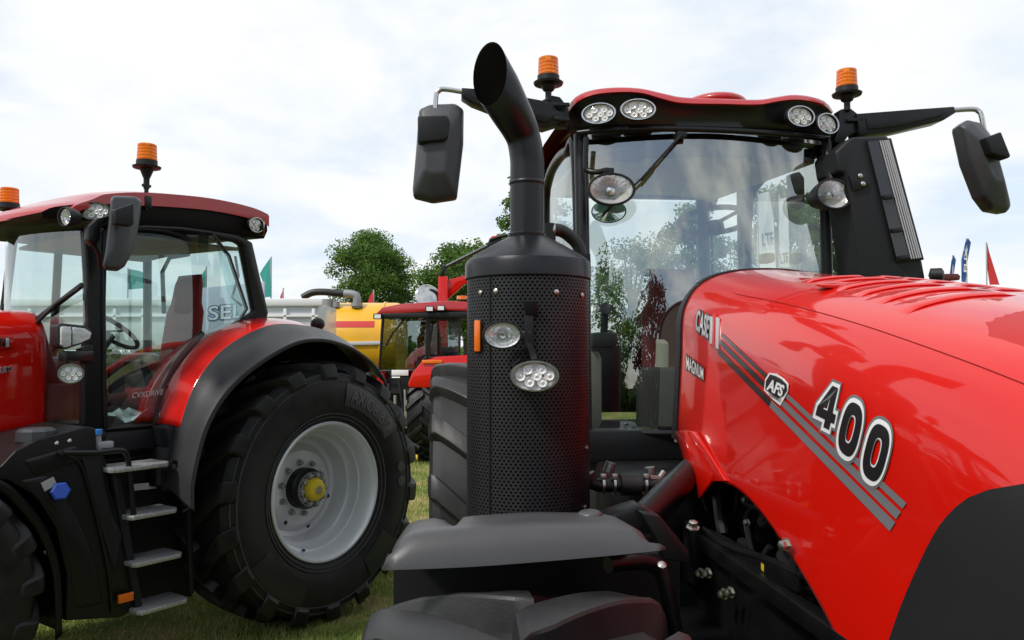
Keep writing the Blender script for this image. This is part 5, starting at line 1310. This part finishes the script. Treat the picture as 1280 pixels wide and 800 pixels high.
flag(1191, 319, 0, [(1191, 319), (1188.5, 326), (1188, 342), (1193, 343), (1194, 325)], 30, FB, 'short plain blue feather flag beyond the bonnet', 'blue feather flags')
flag(1208, 298, 0, [(1209, 298), (1206, 303), (1203, 325), (1202, 352), (1207, 353), (1210, 330), (1213, 303)], 24, FB, 'tall blue feather flag with pale lettering beyond the bonnet', 'blue feather flags', words=[('FLIX', ((1208.5, 340), (1209.5, 310), (1206, 309), (1204.5, 340)), FWm)])
flag(1233, 303, 0, [(1233, 303), (1235, 330), (1237, 356), (1249, 356), (1243, 335), (1237, 315)], 24, FR, 'red and white pointed flag beyond the end of the bonnet', None)
LT = mat('flag_black', (.02, .02, .02), .6)
flag(947, 240, 0, [(947, 243), (960, 240), (967, 270), (969, 336), (949, 336)], 18, FWm, 'broad white banner flag lettered LTF seen through the big windscreen', 'white banner flags', name='banner_flag', words=[('LTF', ((953, 308), (968, 305), (966, 290), (952, 292)), LT)])
flag(974, 244, 0, [(974, 249), (982, 247), (985, 275), (987, 334), (974, 334)], 20, FWm, 'narrow white banner flag beside the broad one seen through the windscreen', 'white banner flags', name='banner_flag', words=[('LTF', ((976, 330), (986, 328), (985, 315), (975, 317)), LT)])
# small red lamp housing of a machine behind the bonnet
O4 = Frame((at(1188, 346, 9).x, 9, 0), 0); o4 = lambda px, py: O4.hit(px, py, 1, 0)
ml = empty('marker_post', O4, 'dark post topped by a small red lamp peeping over the bonnet', 'marker lamp')
b = B(); b.prism([o4(*p) for p in ((1179, 344), (1182, 342), (1198, 342), (1201, 345), (1200, 350), (1180, 350))], (0, .08, 0), .01); b.build('lamp_housing', mat('dark_red_plastic', (.10, .015, .015), .4), ml)
b = B(); b.tube([V(0, .04, 0), V(0, .04, o4(1188, 348).z)], .03, 8); b.build('post', DARK, ml)

# ---- trees
LEAF = bpy.data.materials.new('leaves'); LEAF.use_nodes = True; t = LEAF.node_tree; pb = t.nodes['Principled BSDF']; pb.inputs['Roughness'].default_value = .6; pb.inputs['Specular IOR Level'].default_value = .15
c_ = t.nodes.new('ShaderNodeTexCoord'); n_ = t.nodes.new('ShaderNodeTexNoise'); n_.inputs['Scale'].default_value = 1.1; n_.inputs['Detail'].default_value = 5
t.links.new(c_.outputs['Object'], n_.inputs['Vector']); r_ = t.nodes.new('ShaderNodeValToRGB'); e = r_.color_ramp.elements
e[0].position = .32; e[0].color = (.05, .115, .022, 1); e[1].position = .68; e[1].color = (.17, .28, .06, 1); t.links.new(n_.outputs[0], r_.inputs[0]); t.links.new(r_.outputs[0], pb.inputs['Base Color'])
tl_ = t.nodes.new('ShaderNodeBsdfTranslucent'); t.links.new(r_.outputs[0], tl_.inputs[0]); ms = t.nodes.new('ShaderNodeMixShader'); ms.inputs[0].default_value = .4
t.links.new(pb.outputs[0], ms.inputs[1]); t.links.new(tl_.outputs[0], ms.inputs[2]); t.links.new(ms.outputs[0], t.nodes['Material Output'].inputs[0])
LEAFP = LEAF.copy(); LEAFP.name = 'copper_leaves'; e = LEAFP.node_tree.nodes['Color Ramp'].color_ramp.elements if 'Color Ramp' in LEAFP.node_tree.nodes else [n for n in LEAFP.node_tree.nodes if n.type == 'VALTORGB'][0].color_ramp.elements
e[0].color = (.045, .016, .012, 1); e[1].color = (.12, .036, .026, 1)
BARK = mat('bark', (.07, .055, .04), .9, var=.3, vscale=8, bump=.6, bscale=20)
def tree(loc, h, cw, ch, seed, label, nleaf=9000, leaf=.20, m=None, group='trees', lobes=None, name='tree'):
    rg = np.random.default_rng(seed); rr = random.Random(seed)
    F = Frame((loc[0], loc[1], 0), 0); o = empty(name, F, label, 'tree', group)
    zc = h-ch/2
    b = B(); b.tube([(0, 0, -.1), (.05, 0, h*.25), (-.05, .1, h*.5), (0, 0, h*.8)], [cw*.055, cw*.045, cw*.03, cw*.012], 10, smooth=3)
    cl = []
    n = 74
    for i in range(n):
        while True:
            p = np.array([rr.uniform(-1, 1), rr.uniform(-1, 1), rr.uniform(-1, 1)]); d = np.linalg.norm(p)
            if .25 < d < 1: break
        p = p/d*(.35+.60*d**.5)
        w_ = 1-.25*max(0, p[2])
        c = np.array([p[0]*cw/2*w_*(.85+.3*rr.random()), p[1]*cw/2*w_, zc+p[2]*ch/2*(.88+.2*rr.random())]); s = cw*rr.uniform(.09, .17); cl.append((c, s))
        if i % 4 == 0: b.tube([(0, 0, h*.3+.4*(c[2]-h*.3)), tuple(c*.5+np.array([0, 0, h*.25])), tuple(c)], [cw*.02, cw*.012, cw*.004], 6, smooth=2)
    b.build('trunk', BARK, o)
    vs = []; 
    wts = np.array([s**2 for _, s in cl]); wts /= wts.sum()
    idx = rg.choice(len(cl), nleaf, p=wts)
    C_ = np.array([c for c, _ in cl])[idx]; S_ = np.array([s for _, s in cl])[idx]
    d = rg.normal(size=(nleaf, 3)); d /= np.linalg.norm(d, axis=1)[:, None]
    rad = (.30+.95*rg.random(nleaf)**.8)*S_; P = C_+d*rad[:, None]*np.array([1.15, 1.15, .8])
    nrm = rg.normal(size=(nleaf, 3))+d*.8+np.array([0, 0, .5]); nrm /= np.linalg.norm(nrm, axis=1)[:, None]
    a = np.cross(nrm, rg.normal(size=(nleaf, 3))); a /= np.linalg.norm(a, axis=1)[:, None]; bb = np.cross(nrm, a)
    L_ = leaf*(.6+.8*rg.random(nleaf))[:, None]
    q = np.stack([P-a*L_*.5, P+bb*L_*.32, P+a*L_*.5, P-bb*L_*.32], 1).reshape(-1, 3)
    me = bpy.data.meshes.new('crown'); me.from_pydata(q.tolist(), [], np.arange(nleaf*4).reshape(-1, 4).tolist()); me.materials.append(m or LEAF)
    c = bpy.data.objects.new('crown', me); COL.objects.link(c); c.parent = o
    return o
p = at(460, 440, 46); tree((p.x, 46), at(460, 292, 46).z, 4.9, 6.0, 11, 'round dense green tree standing clear beyond the yellow tanker', 46000, .13)
p = at(668, 440, 36); tree((p.x, 36), at(668, 196, 36).z, 3.1, 8.2, 7, 'tall tree behind the exhaust pipe with leaves showing beside it', 15000, .15)
p = at(583, 440, 42); tree((p.x, 42), at(583, 301, 42).z, 4.6, 5.0, 5, 'lower tree behind the red crane boom', 26000, .15)
for px, top, Y, cw, sd, lb in ((862, 243, 40, 3.6, 21, 'tree seen through the windscreen above the steering wheel'), (975, 222, 34, 3.4, 22, 'tall tree behind the white banner flags seen through the windscreen'), (1018, 238, 37, 3.2, 23, 'tree seen through the windscreen next to the intake tower'), (790, 300, 44, 5.0, 24, 'low tree seen through the windscreen behind the round mirror')):
    p = at(px, 440, Y); tree((p.x, Y), at(px, top, Y).z, cw, at(px, top, Y).z*.75, sd, lb, 11000, .17)
# trees behind the camera: the ones mirrored in the windscreens
for x, y, h, cw, sd, lb, m in ((-8.0, -24, 8.6, 6.6, 31, 'dark green tree mirrored low in the big windscreen', LEAF), (-1.2, -24, 8.2, 5.6, 32, 'copper red tree mirrored in the big windscreen beside the green one', LEAFP), (-14, -30, 7, 6, 33, 'broad green tree mirrored in the cab glass', LEAF), (12, -26, 5, 6, 34, 'low bushy tree mirrored in the red bonnet', LEAF), (34, -12, 6, 6, 35, 'round tree mirrored low in the door glass of the stepped tractor', LEAF)):
    tree((x, y), h, cw, h*.93, sd, lb, 7000, .28, m, group='trees mirrored in the glass')
rg = np.random.default_rng(12); nl = 9000
F5 = Frame((-4, -27, 0), 0); he = empty('hedge', F5, 'dark hedge mirrored along the foot of the big windscreen', 'hedge')
hx = rg.uniform(-26, 26, nl); hz = rg.random(nl)*(2.3+.5*np.sin(hx*.8)+.3*np.sin(hx*2.1)); hy = rg.normal(size=nl)*.5
P = np.stack([hx, hy, hz], 1); nr = rg.normal(size=(nl, 3)); nr /= np.linalg.norm(nr, axis=1)[:, None]; a = np.cross(nr, rg.normal(size=(nl, 3))); a /= np.linalg.norm(a, axis=1)[:, None]; bb = np.cross(nr, a); s = .24
q = np.stack([P-a*s, P+bb*s*.6, P+a*s, P-bb*s*.6], 1).reshape(-1, 3)
me = bpy.data.meshes.new('foliage'); me.from_pydata(q.tolist(), [], np.arange(nl*4).reshape(-1, 4).tolist()); me.materials.append(LEAF)
hf = bpy.data.objects.new('foliage', me); COL.objects.link(hf); hf.parent = he
b = B(); b.box((0, 0, .9), (52, .5, 1.8), None, 0); b.build('stems', BARK, he)
# far hedge closing the field
rg = np.random.default_rng(2); nl = 24000
ang = rg.uniform(-1, 1, nl); hx = ang*75; hy = 74+rg.normal(size=nl)*.9; top = 2.6+.8*np.sin(hx*.37)+.5*np.sin(hx*1.13+1); hz = rg.random(nl)*top
P = np.stack([hx, hy, hz], 1); nr = rg.normal(size=(nl, 3)); nr /= np.linalg.norm(nr, axis=1)[:, None]; a = np.cross(nr, rg.normal(size=(nl, 3))); a /= np.linalg.norm(a, axis=1)[:, None]; bb = np.cross(nr, a); s = .45
q = np.stack([P-a*s, P+bb*s*.6, P+a*s, P-bb*s*.6], 1).reshape(-1, 3)
me = bpy.data.meshes.new('far_woods'); me.from_pydata(q.tolist(), [], np.arange(nl*4).reshape(-1, 4).tolist()); me.materials.append(LEAF)
hd = bpy.data.objects.new('far_woods', me); COL.objects.link(hd); tag(hd, 'low dark tree line closing the far side of the field', 'woods', kind='stuff')

# ---- grass blades where the turf shows
rg = np.random.default_rng(9)
def blades(n, x0, x1, y0, y1, hmin, hmax, wd):
    x = rg.uniform(x0, x1, n); y = rg.uniform(y0, y1, n); h = rg.uniform(hmin, hmax, n)*(.5+.8*(np.sin(x*3.1+1.3*np.sin(y*2.3))*.5+.5)); a = rg.uniform(0, 2*pi, n); le = rg.uniform(.1, .8, n); la = rg.uniform(0, 2*pi, n)
    dx_ = np.cos(a)*wd; dy_ = np.sin(a)*wd; z = np.zeros(n)
    return np.stack([np.stack([x-dx_, y-dy_, z], 1), np.stack([x+dx_, y+dy_, z], 1), np.stack([x+np.cos(la)*h*le, y+np.sin(la)*h*le, h], 1)], 1).reshape(-1, 3)
q = np.concatenate([blades(95000, -3.6, .2, 4.6, 8.5, .015, .055, .0028), blades(30000, -3.0, .2, 8.5, 16, .02, .06, .005)])
me = bpy.data.meshes.new('grass'); me.from_pydata(q.tolist(), [], np.arange(len(q)).reshape(-1, 3).tolist())
gm_ = bpy.data.materials.new('grass_blades'); gm_.use_nodes = True; t = gm_.node_tree; pb = t.nodes['Principled BSDF']; pb.inputs['Roughness'].default_value = .6
c_ = t.nodes.new('ShaderNodeTexCoord'); n_ = t.nodes.new('ShaderNodeTexNoise'); n_.inputs['Scale'].default_value = 1.3; n_.inputs['Detail'].default_value = 8; n_.inputs['Roughness'].default_value = .75; t.links.new(c_.outputs['Object'], n_.inputs['Vector'])
r_ = t.nodes.new('ShaderNodeValToRGB'); e = r_.color_ramp.elements; e[0].position = .38; e[0].color = (.17, .24, .045, 1); e[1].position = .62; e[1].color = (.50, .42, .19, 1); q_ = e.new(.5); q_.color = (.32, .36, .09, 1)
t.links.new(n_.outputs[0], r_.inputs[0]); t.links.new(r_.outputs[0], pb.inputs['Base Color'])
me.materials.append(gm_); go = bpy.data.objects.new('grass', me); COL.objects.link(go); tag(go, 'short worn grass between the wheels', 'grass', kind='stuff')
